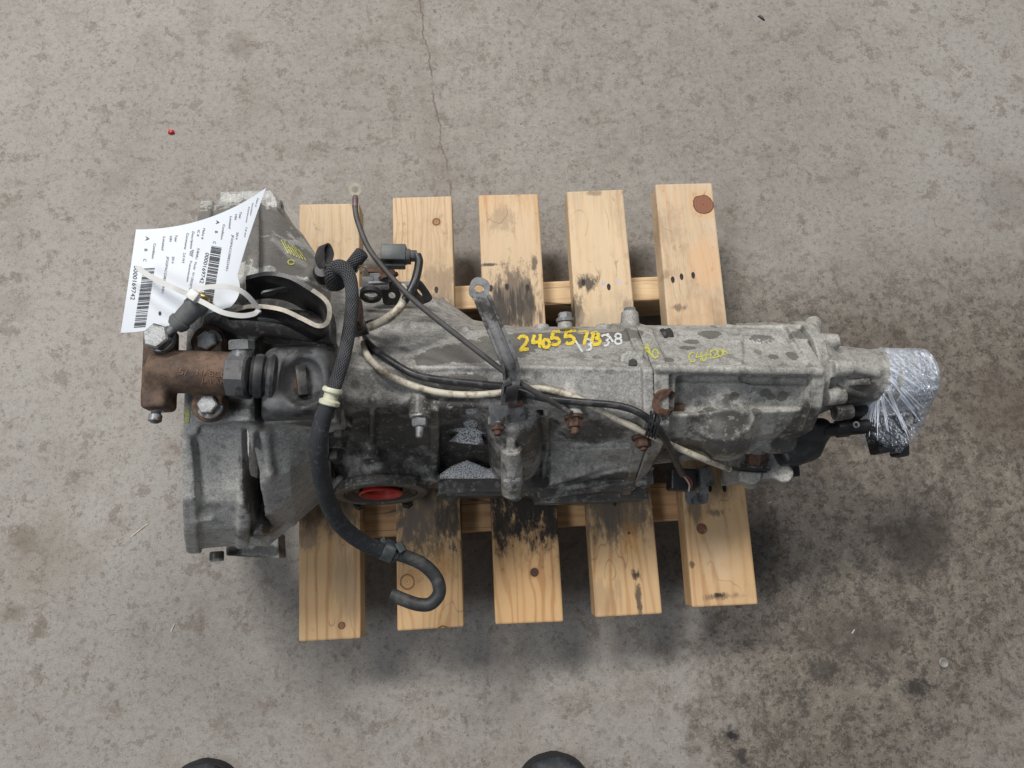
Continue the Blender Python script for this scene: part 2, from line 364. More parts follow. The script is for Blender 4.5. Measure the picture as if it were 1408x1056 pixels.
SPEC = [  # widest soft ovals by the case paint its shadow in with the grease
 dict(base=pale, late=(0.45, 0.27, 0.13), ring=190, knots=[K(0, 470, 860, 4)],
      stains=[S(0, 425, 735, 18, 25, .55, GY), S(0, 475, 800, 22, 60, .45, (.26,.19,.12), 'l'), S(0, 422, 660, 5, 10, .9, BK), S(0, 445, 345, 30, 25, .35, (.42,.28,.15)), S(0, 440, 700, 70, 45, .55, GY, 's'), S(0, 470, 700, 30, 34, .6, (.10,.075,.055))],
      tint=[(0.0, -0.2, 0.05, 0.12, .4, (.60, .40, .22))]),
 dict(base=(0.61, 0.46, 0.30), late=(0.40, 0.20, 0.085), ring=330, knots=[K(1, 600, 305, 5, (.38, .2, .09)), K(1, 560, 800, 9, (.50, .30, .14)), K(1, 610, 870, 8, (.5, .3, .14))],
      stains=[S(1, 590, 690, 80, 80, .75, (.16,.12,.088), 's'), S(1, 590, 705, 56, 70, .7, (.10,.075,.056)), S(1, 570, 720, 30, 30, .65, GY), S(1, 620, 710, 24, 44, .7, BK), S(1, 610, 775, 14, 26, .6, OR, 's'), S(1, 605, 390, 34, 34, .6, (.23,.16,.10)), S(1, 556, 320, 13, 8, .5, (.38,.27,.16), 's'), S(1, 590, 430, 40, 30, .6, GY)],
      tint=[(0.0, -0.24, 0.06, 0.07, .5, (.62, .40, .20))]),
 dict(base=(0.60, 0.41, 0.235), late=(0.42, 0.17, 0.07), ring=260, knots=[K(2, 735, 787, 5, (.07, .04, .03))],
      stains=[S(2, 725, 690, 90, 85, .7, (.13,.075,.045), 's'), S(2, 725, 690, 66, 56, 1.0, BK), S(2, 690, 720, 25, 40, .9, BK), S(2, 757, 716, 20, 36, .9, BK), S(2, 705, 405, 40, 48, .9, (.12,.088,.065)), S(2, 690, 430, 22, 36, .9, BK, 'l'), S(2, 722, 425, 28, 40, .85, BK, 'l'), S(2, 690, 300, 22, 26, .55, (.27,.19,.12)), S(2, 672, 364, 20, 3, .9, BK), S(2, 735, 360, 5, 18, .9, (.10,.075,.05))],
      tint=[(0.0, 0.18, 0.08, 0.16, .75, pale), (0.0, -0.22, 0.05, 0.12, .5, (.60, .34, .16))]),
 dict(base=(0.63, 0.495, 0.345), late=(0.50, 0.30, 0.14), ring=230, knots=[],
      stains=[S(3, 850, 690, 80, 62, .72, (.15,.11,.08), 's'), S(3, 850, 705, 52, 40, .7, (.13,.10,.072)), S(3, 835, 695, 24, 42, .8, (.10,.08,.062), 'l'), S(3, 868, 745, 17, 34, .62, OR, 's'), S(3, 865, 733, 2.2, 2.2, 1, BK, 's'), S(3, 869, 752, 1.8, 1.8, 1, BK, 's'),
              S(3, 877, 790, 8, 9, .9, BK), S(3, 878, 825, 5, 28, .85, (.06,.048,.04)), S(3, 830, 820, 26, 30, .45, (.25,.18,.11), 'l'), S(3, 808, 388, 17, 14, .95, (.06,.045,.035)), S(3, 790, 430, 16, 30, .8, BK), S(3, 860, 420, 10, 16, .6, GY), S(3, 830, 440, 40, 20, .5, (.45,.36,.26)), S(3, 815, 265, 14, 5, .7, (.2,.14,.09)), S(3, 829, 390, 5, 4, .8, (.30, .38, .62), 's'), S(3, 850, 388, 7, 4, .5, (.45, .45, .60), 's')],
      tint=[(-0.01, 0.2, 0.06, 0.12, .5, (.70, .53, .34))]),
 dict(base=(0.64, 0.50, 0.35), late=(0.58, 0.33, 0.15), ring=210, knots=[K(4, 967, 281, 14.5, (.27, .115, .07)), K(4, 965, 727, 6.5, (.20, .075, .045))],
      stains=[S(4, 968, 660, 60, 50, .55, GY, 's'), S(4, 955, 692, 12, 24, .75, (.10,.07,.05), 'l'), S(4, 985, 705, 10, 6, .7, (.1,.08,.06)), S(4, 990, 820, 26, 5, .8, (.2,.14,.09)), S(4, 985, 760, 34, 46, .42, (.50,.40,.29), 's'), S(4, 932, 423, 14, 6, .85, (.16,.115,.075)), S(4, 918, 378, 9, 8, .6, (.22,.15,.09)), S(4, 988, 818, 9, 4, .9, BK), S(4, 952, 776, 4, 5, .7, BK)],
      tint=[(0.02, 0.18, 0.03, 0.05, .42, (.66, .38, .20)), (0.0, 0.10, 0.05, 0.04, .25, (.66, .42, .24)), (0.01, -0.1, 0.045, 0.02, .5, (.6, .36, .18))]),
]
nail_mat = simple('nail_steel', (0.03, 0.026, 0.024), 0.6, 0.5)
NAILS = [[(423, 660), (460, 655)], [(600, 398), (560, 398)], [(675, 396), (697, 394), (725, 395)], [(837, 394), (802, 388), (845, 690), (872, 683), (855, 683)], [(905+20, 384), (937, 380), (953, 378), (976, 671), (996, 671)]]
for i, (a, b) in enumerate(zip(TOPS, BOTS)):
    q = [P(p[0], p[1], ZB) for p in (a[0], a[1], b[1], b[0])]
    mt = wood_material('pine_board', i + 1.3, **SPEC[i])
    bo = obj('deck_board', board_mesh(q, ZB, ZB - 0.038), mt, pallet, smooth=False, origin=(BC[i][0], BC[i][1], ZB - 0.019))
    for (nx, ny) in NAILS[i]:
        bm = bmesh.new(); c = P(nx, ny, ZB); n = 12
        ring = [(c[0]+0.0028*math.cos(2*math.pi*k/n), c[1]+0.0046*math.sin(2*math.pi*k/n)*(1 if k < 7 else 1.3)) for k in range(n)]
        add_rings(bm, [[(x, y, ZB-0.002) for x, y in ring], [(x, y, ZB+0.0004) for x, y in ring]])
        obj('nail', bm, nail_mat, bo)
def stringer(xa, ya, xb, yb, wdt, mt, z1):
    a, b = P(xa, ya, z1), P(xb, yb, z1)
    d = (b-a)[:2]; d /= np.linalg.norm(d); n = np.array([-d[1], d[0]])*wdt
    q = [(a[0], a[1]), (b[0], b[1]), (b[0]-n[0], b[1]-n[1]), (a[0]-n[0], a[1]-n[1])]
    return obj('stringer', board_mesh(q, z1, 0.001, 0.003), mt, pallet, smooth=False)
def wood_x(name, seed, base, late):
    t = NT(name); o = t.obj(); ov = t.v_('ADD', o, (seed, seed*2, seed*3)); s = t.sep(ov)
    x = t.m_('ADD', s[1], t.m_('MULTIPLY', t.noise(t.mapv(ov, (2.5, 14, 14)), 1, 3), 0.08))
    c = t.mix(t.m_('MULTIPLY', t.rng(t.m_('SINE', t.m_('MULTIPLY', x, 300)), 0.2, 1), 0.5), base, late)
    fib = t.noise(t.mapv(ov, (12, 800, 800)), 1, 3); c = t.mix(t.rng(fib, .45, .75, 0, .35), c, tuple(q*.7 for q in late))
    c = t.mix(t.m_('MULTIPLY', t.rng(t.noise(t.mapv(ov, (10, 40, 40)), 1, 5), .52, .68), .5), c, (.17, .115, .07))
    ck = t.m_('MULTIPLY', t.rng(t.m_('ABSOLUTE', t.m_('SUBTRACT', t.noise(t.mapv(ov, (2.0, 30, 5)), 1, 2, .4), .5)), .010, .002), .7); c = t.mix(ck, c, (.07, .045, .03))
    return t.done(c, .72, 0, t.bump(fib, .3, .0008), .35)
ZS = ZB - 0.0385
stringer(416, 403, 976, 376, 0.038, wood_x('pine_stringer', 4.4, (0.66, 0.49, 0.30), (0.52, 0.33, 0.17)), ZS)
stringer(418, 690, 1012, 658, 0.055, wood_x('pine_stringer', 9.1, (0.56, 0.35, 0.18), (0.38, 0.19, 0.085)), ZS)
# ------------------------------------------------------------------ distance-field modeller for castings
def poly_sd(px, py, poly):
    """signed distance to a closed 2-D polygon, px/py arrays"""
    n = len(poly); d = np.full(px.shape, 1e9, dtype=np.float32); ins = np.zeros(px.shape, dtype=bool)
    for i in range(n):
        ax, ay = poly[i]; bx, by = poly[(i+1) % n]; ex, ey = bx-ax, by-ay
        wx, wy = px-ax, py-ay; t = np.clip((wx*ex + wy*ey)/(ex*ex+ey*ey+1e-12), 0, 1)
        d = np.minimum(d, (wx-ex*t)**2 + (wy-ey*t)**2)
        c = ((ay <= py) & (by > py)) | ((by <= py) & (ay > py))
        if abs(by-ay) > 1e-12: ins ^= c & (px < ax + (py-ay)/(by-ay)*ex)
    d = np.sqrt(d); return np.where(ins, -d, d)
class Field:
    def __init__(s, lo, hi, h):
        s.lo = np.array(lo, dtype=np.float64); s.h = h; s.n = (np.ceil((np.array(hi)-s.lo)/h)).astype(int) + 1
        s.f = np.full(s.n, 0.05, dtype=np.float32)
        s.ax = [(s.lo[i] + np.arange(s.n[i])*h).astype(np.float32) for i in range(3)]; s.stains = []
    def sub(s, lo, hi, pad):
        a = np.clip(np.floor((np.array(lo)-pad-s.lo)/s.h).astype(int), 0, s.n-1); b = np.clip(np.ceil((np.array(hi)+pad-s.lo)/s.h).astype(int)+1, 1, s.n)
        sl = tuple(slice(int(a[i]), int(max(b[i], a[i]+1))) for i in range(3))
        return sl, s.ax[0][sl[0]][:, None, None], s.ax[1][sl[1]][None, :, None], s.ax[2][sl[2]][None, None, :]
    def put(s, sl, d, k=0.0, cut=False):
        a = s.f[sl]; d = d.astype(np.float32)
        if cut: d = -d; s.f[sl] = (np.maximum(a, d) if k <= 0 else -s._smin(-a, -d, k))
        else: s.f[sl] = (np.minimum(a, d) if k <= 0 else s._smin(a, d, k))
    @staticmethod
    def _smin(a, b, k):
        h = np.clip(0.5 + 0.5*(b-a)/k, 0, 1); return b + (a-b)*h - k*h*(1-h)
    def cyl(s, p0, p1, r0, r1=None, k=0.0, cut=False, rnd=0.0015):
        r1 = r0 if r1 is None else r1; p0 = np.array(p0, float); p1 = np.array(p1, float); rm = max(r0, r1)
        sl, x, y, z = s.sub(np.minimum(p0, p1)-rm, np.maximum(p0, p1)+rm, max(k, 0.004)+2*s.h)
        d = p1-p0; L = np.linalg.norm(d); d /= L
        wx, wy, wz = x-p0[0], y-p0[1], z-p0[2]; t = wx*d[0]+wy*d[1]+wz*d[2]
        rr = np.sqrt(np.maximum(wx*wx+wy*wy+wz*wz - t*t, 0)); rt = r0 + (r1-r0)*np.clip(t/L, 0, 1)
        a = rr-rt+rnd; b = np.abs(t-L/2)-L/2+rnd
        s.put(sl, np.minimum(np.maximum(a, b), 0) + np.sqrt(np.maximum(a, 0)**2+np.maximum(b, 0)**2) - rnd, k, cut); return s
    def cap(s, p0, p1, r0, r1=None, k=0.0, cut=False):
        r1 = r0 if r1 is None else r1; p0 = np.array(p0, float); p1 = np.array(p1, float); rm = max(r0, r1)
        sl, x, y, z = s.sub(np.minimum(p0, p1)-rm, np.maximum(p0, p1)+rm, max(k, 0.004)+2*s.h)
        d = p1-p0; L2 = d@d + 1e-12; wx, wy, wz = x-p0[0], y-p0[1], z-p0[2]
        t = np.clip((wx*d[0]+wy*d[1]+wz*d[2])/L2, 0, 1)
        s.put(sl, np.sqrt((wx-d[0]*t)**2+(wy-d[1]*t)**2+(wz-d[2]*t)**2) - (r0+(r1-r0)*t), k, cut); return s
    def box(s, c, half, rot=None, k=0.0, cut=False, rnd=0.002):
        c = np.array(c, float); half = np.array(half, float); Rm = np.eye(3) if rot is None else np.array(rot, float)
        ext = np.abs(Rm) @ half; sl, x, y, z = s.sub(c-ext, c+ext, max(k, 0.004)+2*s.h)
        w = (x-c[0], y-c[1], z-c[2]); q = [np.abs(sum(w[j]*Rm[j, i] for j in range(3))) - half[i] + rnd for i in range(3)]
        out = np.sqrt(sum(np.maximum(v, 0)**2 for v in q)); ins = np.minimum(np.maximum(np.maximum(q[0], q[1]), q[2]), 0)
        s.put(sl, out+ins-rnd, k, cut); return s
    def ell(s, c, r, k=0.0, cut=False):
        c = np.array(c, float); r = np.array(r, float); sl, x, y, z = s.sub(c-r, c+r, max(k, 0.004)+2*s.h)
        q = np.sqrt(((x-c[0])/r[0])**2+((y-c[1])/r[1])**2+((z-c[2])/r[2])**2)
        s.put(sl, (q-1)*r.min(), k, cut); return s
    def prism(s, pts, z0, z1, k=0.0, cut=False, rnd=0.002):
        """pts: world XY outline, vertical sides"""
        pts = [(p[0], p[1]) for p in pts]; a = np.array(pts)
        sl, x, y, z = s.sub((*a.min(0), z0), (*a.max(0), z1), max(k, 0.004)+2*s.h)
        X, Y = np.broadcast_arrays(x[:, :, 0], y[:, :, 0]); d2 = poly_sd(X, Y, pts)[:, :, None] + rnd
        dz = np.abs(z-(z0+z1)/2)-(z1-z0)/2 + rnd
        s.put(sl, np.minimum(np.maximum(d2, dz), 0) + np.sqrt(np.maximum(d2, 0)**2+np.maximum(dz, 0)**2) - rnd, k, cut); return s
    def loft(s, st, shear=0.0, zref=0.4, k=0.0, cut=False, off=0.0):
        """st: [(X, [(Y,Z),...]), ...]; sections blend linearly; X leans with z by shear"""
        xs = [q[0] for q in st]; polys = [np.array(q[1], float) for q in st]
        A = np.concatenate(polys); lo = A.min(0)-off; hi = A.max(0)+off
        shm = abs(shear)*max(abs(lo[1]-zref), abs(hi[1]-zref))
        sl, x, y, z = s.sub((xs[0]-shm, lo[0], lo[1]), (xs[-1]+shm, hi[0], hi[1]), max(k, 0.006)+2*s.h)
        Y, Z = np.broadcast_arrays(y[0], z[0]); xv = x[:, 0, 0]; D = np.full((len(xv),)+Y.shape, 0.05, dtype=np.float32)
        if shear == 0.0:
            for i, X in enumerate(xv):
                if X < xs[0]-0.02 or X > xs[-1]+0.02: continue
                j = min(max(np.searchsorted(xs, X)-1, 0), len(xs)-2); t = np.clip((X-xs[j])/(xs[j+1]-xs[j]+1e-9), 0, 1)
                D[i] = np.maximum(poly_sd(Y, Z, polys[j]*(1-t)+polys[j+1]*t)-off, max(xs[0]-X, X-xs[-1]))
        else:                                         # evaluate on straight slices, then resample along the lean
            lo_, hi_ = xs[0]-0.03, xs[-1]+0.03; m = int((hi_-lo_)/s.h)+1; gx = lo_+np.arange(m)*s.h; G = np.empty((m,)+Y.shape, dtype=np.float32)
            for i, X in enumerate(gx):
                j = min(max(np.searchsorted(xs, X)-1, 0), len(xs)-2); t = np.clip((X-xs[j])/(xs[j+1]-xs[j]+1e-9), 0, 1)
                G[i] = np.maximum(poly_sd(Y, Z, polys[j]*(1-t)+polys[j+1]*t)-off, max(xs[0]-X, X-xs[-1]))
            for kz in range(Z.shape[1]):
                u = (xv - shear*(Z[0, kz]-zref) - lo_)/s.h; u = np.clip(u, 0, m-1.001); i0 = u.astype(int); t = (u-i0)[:, None]
                D[:, :, kz] = G[i0, :, kz]*(1-t) + G[i0+1, :, kz]*t
        s.put(sl, D, k, cut); return s
    def sample(s, p):
        u = (np.asarray(p)-s.lo)/s.h
        if (u < 0).any() or (u > s.n-1.001).any(): return 0.05
        i = u.astype(int); t = u-i; c = s.f[i[0]:i[0]+2, i[1]:i[1]+2, i[2]:i[2]+2]
        c = c[0]*(1-t[0])+c[1]*t[0]; c = c[0]*(1-t[1])+c[1]*t[1]; return float(c[0]*(1-t[2])+c[1]*t[2])
    def mesh(s):
        f = s.f.copy()
        for ax in range(3):
            a = [slice(None)]*3; a[ax] = 0; f[tuple(a)] = np.maximum(f[tuple(a)], 1e-4); a[ax] = -1; f[tuple(a)] = np.maximum(f[tuple(a)], 1e-4)
        ng = f < 0; nx, ny, nz = f.shape
        cnt = np.zeros((nx-1, ny-1, nz-1), dtype=np.int8)
        for o in np.ndindex(2, 2, 2): cnt += ng[o[0]:nx-1+o[0], o[1]:ny-1+o[1], o[2]:nz-1+o[2]]
        cells = np.argwhere((cnt > 0) & (cnt < 8)); idx = np.full(cnt.shape, -1, dtype=np.int32); idx[tuple(cells.T)] = np.arange(len(cells))
        acc = np.zeros((len(cells), 3)); num = np.zeros(len(cells))
        cv = {o: f[cells[:, 0]+o[0], cells[:, 1]+o[1], cells[:, 2]+o[2]] for o in np.ndindex(2, 2, 2)}
        for o in np.ndindex(2, 2, 2):
            for ax in range(3):
                if o[ax]: continue
                q = list(o); q[ax] = 1; q = tuple(q); a, b = cv[o], cv[q]; m = (a < 0) != (b < 0)
                t = np.where(m, a/np.where(m, a-b, 1), 0); pt = np.tile(np.array(o, float), (len(cells), 1)); pt[:, ax] = t
                acc[m] += pt[m]; num[m] += 1
        V = (cells + acc/num[:, None])*s.h + s.lo; quads = []
        for ax in range(3):
            u, v = (ax+1) % 3, (ax+2) % 3
            A = [slice(None)]*3; B = [slice(None)]*3; A[ax] = slice(0, -1); B[ax] = slice(1, None)
            for c in (u, v): A[c] = slice(1, -1); B[c] = slice(1, -1)
            a, b = ng[tuple(A)], ng[tuple(B)]
            for flip in (False, True):
                e = np.argwhere((a & ~b) if not flip else (~a & b))
                if not len(e): continue
                e = e.copy(); e[:, u] += 1; e[:, v] += 1; c = []
                for du, dv in ((1, 1), (0, 1), (0, 0), (1, 0)):
                    q = e.copy(); q[:, u] -= du; q[:, v] -= dv; c.append(idx[tuple(q.T)])
                qd = np.stack(c, 1); quads.append(qd if not flip else qd[:, ::-1])
        Q = np.concatenate(quads); return V, Q
FIELDS = []
def surf(px, py, zmax=0.6, fields=None):
    """first casting surface met by the sight line of a photo point"""
    d = ray(px, py); t = (zmax - CAM[2])/d[2]; t1 = (0.03 - CAM[2])/d[2]; fs = fields or FIELDS
    while t < t1:
        p = CAM + d*t; v = min(f.sample(p) for f in fs)
        if v < 0: return p
        t += max(0.0008, min(v*0.6, 0.01))
    return P(px, py, 0.2)
def normal(p, fields=None):
    fs = fields or FIELDS; e = 0.004; g = lambda q: min(f.sample(q) for f in fs)
    v = np.array([g(p+np.eye(3)[i]*e)-g(p-np.eye(3)[i]*e) for i in range(3)]); return v/(np.linalg.norm(v)+1e-9)
def vnoise(V, scale, seed=0):
    """cheap smooth 3-D value noise in -1..1"""
    q = V*scale + seed*17.3; i = np.floor(q).astype(np.int64); t = q-i; t = t*t*(3-2*t); out = 0
    for o in np.ndindex(2, 2, 2):
        c = i+np.array(o); hsh = (c[:, 0]*73856093) ^ (c[:, 1]*19349663) ^ (c[:, 2]*83492791); r = ((hsh*1103515245+12345) & 0x7fffffff)/0x3fffffff - 1
        w = np.prod(np.where(np.array(o), t, 1-t), axis=1); out = out + w*r
    return out
def cast_obj(name, fld, mat, parent, smooth_it=0, rough=0.00018):
    V, Q = fld.mesh()
    V = V + 0.0  # world coordinates
    dsp = (vnoise(V, 90, 1)*0.6 + vnoise(V, 220, 2)*0.4)*rough; V = V + np.stack([vnoise(V, 150, 3)*rough*0.5, vnoise(V, 150, 4)*rough*0.5, dsp], 1)
    me = bpy.data.meshes.new(name); me.vertices.add(len(V)); me.vertices.foreach_set('co', V.astype(np.float32).ravel())
    me.loops.add(Q.size); me.loops.foreach_set('vertex_index', Q.astype(np.int32).ravel())
    me.polygons.add(len(Q)); me.polygons.foreach_set('loop_start', np.arange(0, Q.size, 4, dtype=np.int32)); me.update(calc_edges=True)
    for kind in ('wet', 'grime', 'salt', 'dust', 'clean'):
        val = np.full(len(V), -1.0, dtype=np.float32)
        for kd, c, r in fld.stains:
            if kd == kind: val = np.maximum(val, 1 - np.sqrt((((V-c)/r)**2).sum(1)))
        if kind == 'grime': vg = val; continue
        if kind == 'clean':
            val = np.minimum(vg, np.where(val > -.25, vg - 1.6*(val+.25), vg)); kind = 'grime'
        a = me.attributes.new(kind, 'FLOAT', 'POINT'); a.data.foreach_set('value', val.astype(np.float32))
    return link(name, me, mat, parent)
def stain(fs, kind, px, py, rx, ry, zr=None):
    p = surf(px, py, fields=fs); sc = (CAM[2]-p[2])/977; r = np.array([rx*sc, ry*sc, zr or max(rx, ry)*sc*1.2])
    for f in fs: f.stains.append((kind, p, r))

# ------------------------------------------------------------------ casting material
def cast_material(name, a, b, wetcol=0.40, grime_shade=(0.030, 0.028, 0.026), spots=0.5, seed=0.0, wool=0.38):
    t = NT(name); p = t.v_('ADD', t.pos(), (seed, seed*.3, 0))
    n1 = t.noise(p, 20, 4, 0.7); n2 = t.noise(p, 130, 2, 0.85); n3 = t.noise(p, 560, 0, 0.6)
    c = t.mix(t.rng(n1, 0.32, 0.68), a, b)
    c = t.mix(t.m_('MULTIPLY', t.rng(n2, 0.50, 0.64), wool), c, tuple(q*0.46 for q in a))
    c = t.mix(t.m_('MULTIPLY', t.rng(n2, 0.45, 0.32), wool), c, tuple(min(1, q*1.40) for q in b))
    v = t.node('ShaderNodeTexVoronoi'); t._in(v, 'Vector', t.v_('ADD', p, t.v_('MULTIPLY', t.noisec(p, 120, 1), (0.006, 0.006, 0.006)))); t._in(v, 'Scale', 62)
    sp = t.m_('MULTIPLY', t.rng(v.outputs['Distance'], 0.38, 0.22), t.rng(t.sep(v.outputs['Color'])[0], 0.66, 0.76))
    c = t.mix(t.m_('MULTIPLY', sp, spots), c, tuple(q*0.38 for q in a))
    c = t.mix(t.rng(n3, 0.52, 0.72, 0, 0.28), c, tuple(q*0.35 for q in a))
    c = t.mix(t.rng(n3, 0.46, 0.28, 0, 0.20), c, tuple(min(1, q*1.5) for q in b))
    crust = t.rng(t.noise(p, 48, 4, 0.7), 0.56, 0.61); c = t.mix(t.m_('MULTIPLY', crust, 0.42), c, tuple(q*0.40 for q in a))
    wn = t.m_('MULTIPLY', t.m_('SUBTRACT', t.noise(p, 62, 4, 0.7), 0.5), 1.5)
    wet = t.rng(t.m_('ADD', t.attr('wet'), t.m_('MULTIPLY', wn, 1.15)), 0.04, 0.10)
    gr = t.m_('ADD', t.attr('grime'), t.m_('ADD', wn, t.m_('MULTIPLY', t.m_('SUBTRACT', n1, 0.5), 1.0)))
    gm = t.rng(gr, 0.0, 0.50)
    c = t.mix(t.m_('MULTIPLY', wet, 0.78), c, t.mix(n2, (0.060, 0.056, 0.052), (0.092, 0.086, 0.078)))
    c = t.mix(t.m_('MULTIPLY', gm, 0.93), c, t.mix(t.rng(n2, 0.42, 0.34), t.mix(t.rng(n1, .35, .65), grime_shade, tuple(q*1.9 for q in grime_shade)), tuple(q*5.0 for q in grime_shade)))
    pn = t.node('ShaderNodeNewGeometry').outputs['Pointiness']; wear = t.m_('MULTIPLY', t.rng(pn, 0.525, 0.60), t.rng(n2, 0.40, 0.55))
    c = t.mix(t.m_('MULTIPLY', wear, 0.55), c, (0.42, 0.41, 0.40))
    sa = t.m_('ADD', t.attr('salt'), wn)
    grain = t.noise(p, 780, 0, 0.5)
    sm = t.m_('MULTIPLY', t.rng(sa, -0.05, 0.3), t.rng(grain, 0.32, 0.54)); c = t.mix(sm, c, t.mix(n2, (0.40, 0.41, 0.43), (0.78, 0.80, 0.84)))
    ds = t.m_('MULTIPLY', t.rng(t.m_('ADD', t.attr('dust'), wn), 0.0, 0.8), t.rng(t.noise(p, 330, 2, 0.7), 0.46, 0.60)); c = t.mix(t.m_('MULTIPLY', ds, 0.75), c, (0.60, 0.60, 0.60))
    h = t.m_('ADD', t.m_('MULTIPLY', n3, 0.5), t.m_('ADD', t.m_('MULTIPLY', n2, 0.6), t.m_('MULTIPLY', sm, 0.4)))
    rg = t.m_('SUBTRACT', 0.64, t.m_('ADD', t.m_('MULTIPLY', wet, 0.20), t.m_('MULTIPLY', gm, 0.22)))
    return t.done(c, rg, t.m_('MULTIPLY', t.m_('SUBTRACT', 1.0, t.m_('MAXIMUM', gm, wet)), 0.25), t.bump(h, 0.30, 0.0009), 0.45)
# ------------------------------------------------------------------ the gearbox castings
trans = empty('gearbox', Vector((0.05, 0.16, ZB)))
set_props(trans, 'dirty grey aluminium vehicle gearbox with bell housing lying across the pallet', 'gearbox')
HV = 0.0017
def sec(px, pts):
    """section at photo column px: (row, z) points -> (X, [(Y,Z)...])"""
    X = P(px, 505, 0.36)[0]; return (X, [(P(px, r, z)[1], z) for r, z in pts])

# --- front case (differential and gear section) ---
fc = Field((-0.215, 0.015, 0.120), (0.205, 0.345, 0.425), HV)
ST = [
 (432, [(392,.15),(392,.26),(432,.345),(480,.392),(560,.388),(600,.335),(664,.215),(664,.1275)]),
 (500, [(402,.14),(402,.25),(440,.335),(505,.392),(555,.384),(575,.345),(672,.215),(672,.1275)]),
 (596, [(410,.14),(410,.25),(447,.330),(505,.388),(551,.380),(572,.340),(672,.215),(672,.1275)]),
 (650, [(440,.14),(440,.25),(454,.322),(505,.386),(552,.378),(572,.335),(672,.215),(672,.1275)]),
 (720, [(449,.14),(449,.25),(458,.318),(505,.384),(556,.376),(580,.330),(676,.215),(676,.1275)]),
 (885, [(448,.14),(448,.25),(456,.318),(510,.380),(575,.366),(604,.320),(676,.210),(676,.1275)]),
]
fc.loft([sec(a, b) for a, b in ST]); FIELDS.append(fc)
def pt(px, py, up=0.0):
    p = surf(px, py); return p + np.array([0, 0, up])
def rib(fld, pts, r, k=0.004, sink=0.0):
    q = [surf(*p) for p in pts]
    q = [p - normal(p)*sink for p in q]
    for a, b in zip(q[:-1], q[1:]): fld.cap(a, b, r, None, k)
def boss(fld, px, py, axis, r, h, k=0.004, r1=None, back=0.03, hole=0.0):
    p = surf(px, py); a = np.array(axis, float); a /= np.linalg.norm(a)
    fld.cyl(p-a*back, p+a*h, r, r1, k)
    if hole: fld.cyl(p+a*(h-0.012), p+a*(h+0.02), hole, None, 0.0, True)
    return p+a*h, a
NEAR = (0, -0.80, 0.60); DOWN = (0.03, -0.985, 0.17); UPN = (0, 0.75, 0.66)
# the pocketed side cover: floor cut in, frame ribs left standing
def slab_cut(fld, quad, depth, k=0.003):
    """cut a pocket whose mouth is a photo quad, going `depth` along the view of the local surface"""
    q = [surf(*p) for p in quad]; c = sum(q)/len(q); n = normal(c)
    u = q[1]-q[0]; u -= n*(u@n); u /= np.linalg.norm(u); v = np.cross(n, u)
    pr = [((p-c)@u, (p-c)@v) for p in q]; us = [a for a, _ in pr]; vs_ = [b for _, b in pr]
    Rm = np.stack([u, v, n], 1); cc = c + u*(max(us)+min(us))/2 + v*(max(vs_)+min(vs_))/2
    fld.box(cc, ((max(us)-min(us))/2, (max(vs_)-min(vs_))/2, depth), Rm, k, True, 0.004)
rib(fc, [(700, 505), (880, 507)], 0.0028, 0.004, 0.001)
rib(fc, [(560, 506), (700, 505)], 0.0022, 0.004, 0.001)
slab_cut(fc, [(606, 562), (656, 562), (656, 655), (606, 655)], 0.016)
slab_cut(fc, [(655, 562), (748, 562), (748, 655), (655, 655)], 0.010)
# top rail above the pocket, with a deep shade line
fc.cap(surf(480, 548), surf(600, 556), 0.006, None, 0.006); fc.cap(surf(600, 556), surf(755, 548), 0.0065, None, 0.006)
for a in ([(595, 562), (594, 608), (591, 662)], [(600, 562), (599, 608), (596, 660)], [(752, 566), (752, 610), (748, 655)]): rib(fc, a, 0.0036, 0.0015, -0.0015)
rib(fc, [(512, 550), (512, 590), (511, 650)], 0.0036, 0.0015, -0.0015)
# ledge shelf of the pocket
a, b = surf(602, 657), surf(752, 657); m = (a+b)/2
fc.box(m+np.array([0, -0.001, -0.004]), ((b-a)[0]/2, 0.016, 0.006), None, 0.002)
# bell-mouthed gusset in the pocket and round barrel
GZ = surf(640, 600)[2]+.010
fc.prism([P(640, 570, GZ), P(657, 570, GZ), P(659, 590, GZ), P(668, 613, GZ), P(616, 607, GZ), P(633, 592, GZ)], GZ-.012, GZ, 0.0015, rnd=.002)
fc.prism([P(604, 652, GZ-.03), P(622, 640, GZ-.03), P(642, 632, GZ-.03), P(662, 640, GZ-.03), P(690, 652, GZ-.03), P(690, 658, GZ-.03), P(604, 658, GZ-.03)], GZ-.05, GZ-.03, 0.0015, rnd=.002)
fc.cap(P(708, 572, .335), P(708, 628, .270), 0.0325, 0.0315, 0.005)
SB0, SB1 = surf(703, 616)+np.array([0, 0, .006]), surf(703, 640)+np.array([0, -.030, -.016])
fc.cyl(SB0, SB1, 0.0120, 0.0125, 0.0015)
fc.cap(surf(699, 604), surf(700, 655), 0.0030, None, 0.002); fc.cap(surf(706, 604), surf(706, 655), 0.0026, None, 0.002)
# bolt bosses along the near side
B1 = boss(fc, 577, 558, (0, -1, .12), 0.0115, 0.012, 0.005)
B2 = boss(fc, 511, 622, (0, -1, .15), 0.0115, 0.010, 0.005, hole=0.004)
B3 = boss(fc, 470, 575, (0, -1, .15), 0.0115, 0.012, 0.005)
B4 = boss(fc, 462, 606, (0, -1, .15), 0.0115, 0.012, 0.005)
B5 = boss(fc, 590, 652, (0, -1, .15), 0.0115, 0.010, 0.005, hole=0.004)
B6 = boss(fc, 683, 570, (0, -1, .15), 0.010, 0.012, 0.005)
B7 = boss(fc, 788, 562, (0, -1, .15), 0.0105, 0.010, 0.005)
B8 = boss(fc, 882, 590, (0, -1, .15), 0.0105, 0.010, 0.005)
slab_cut(fc, [(764, 578), (868, 578), (868, 610), (764, 610)], 0.006)
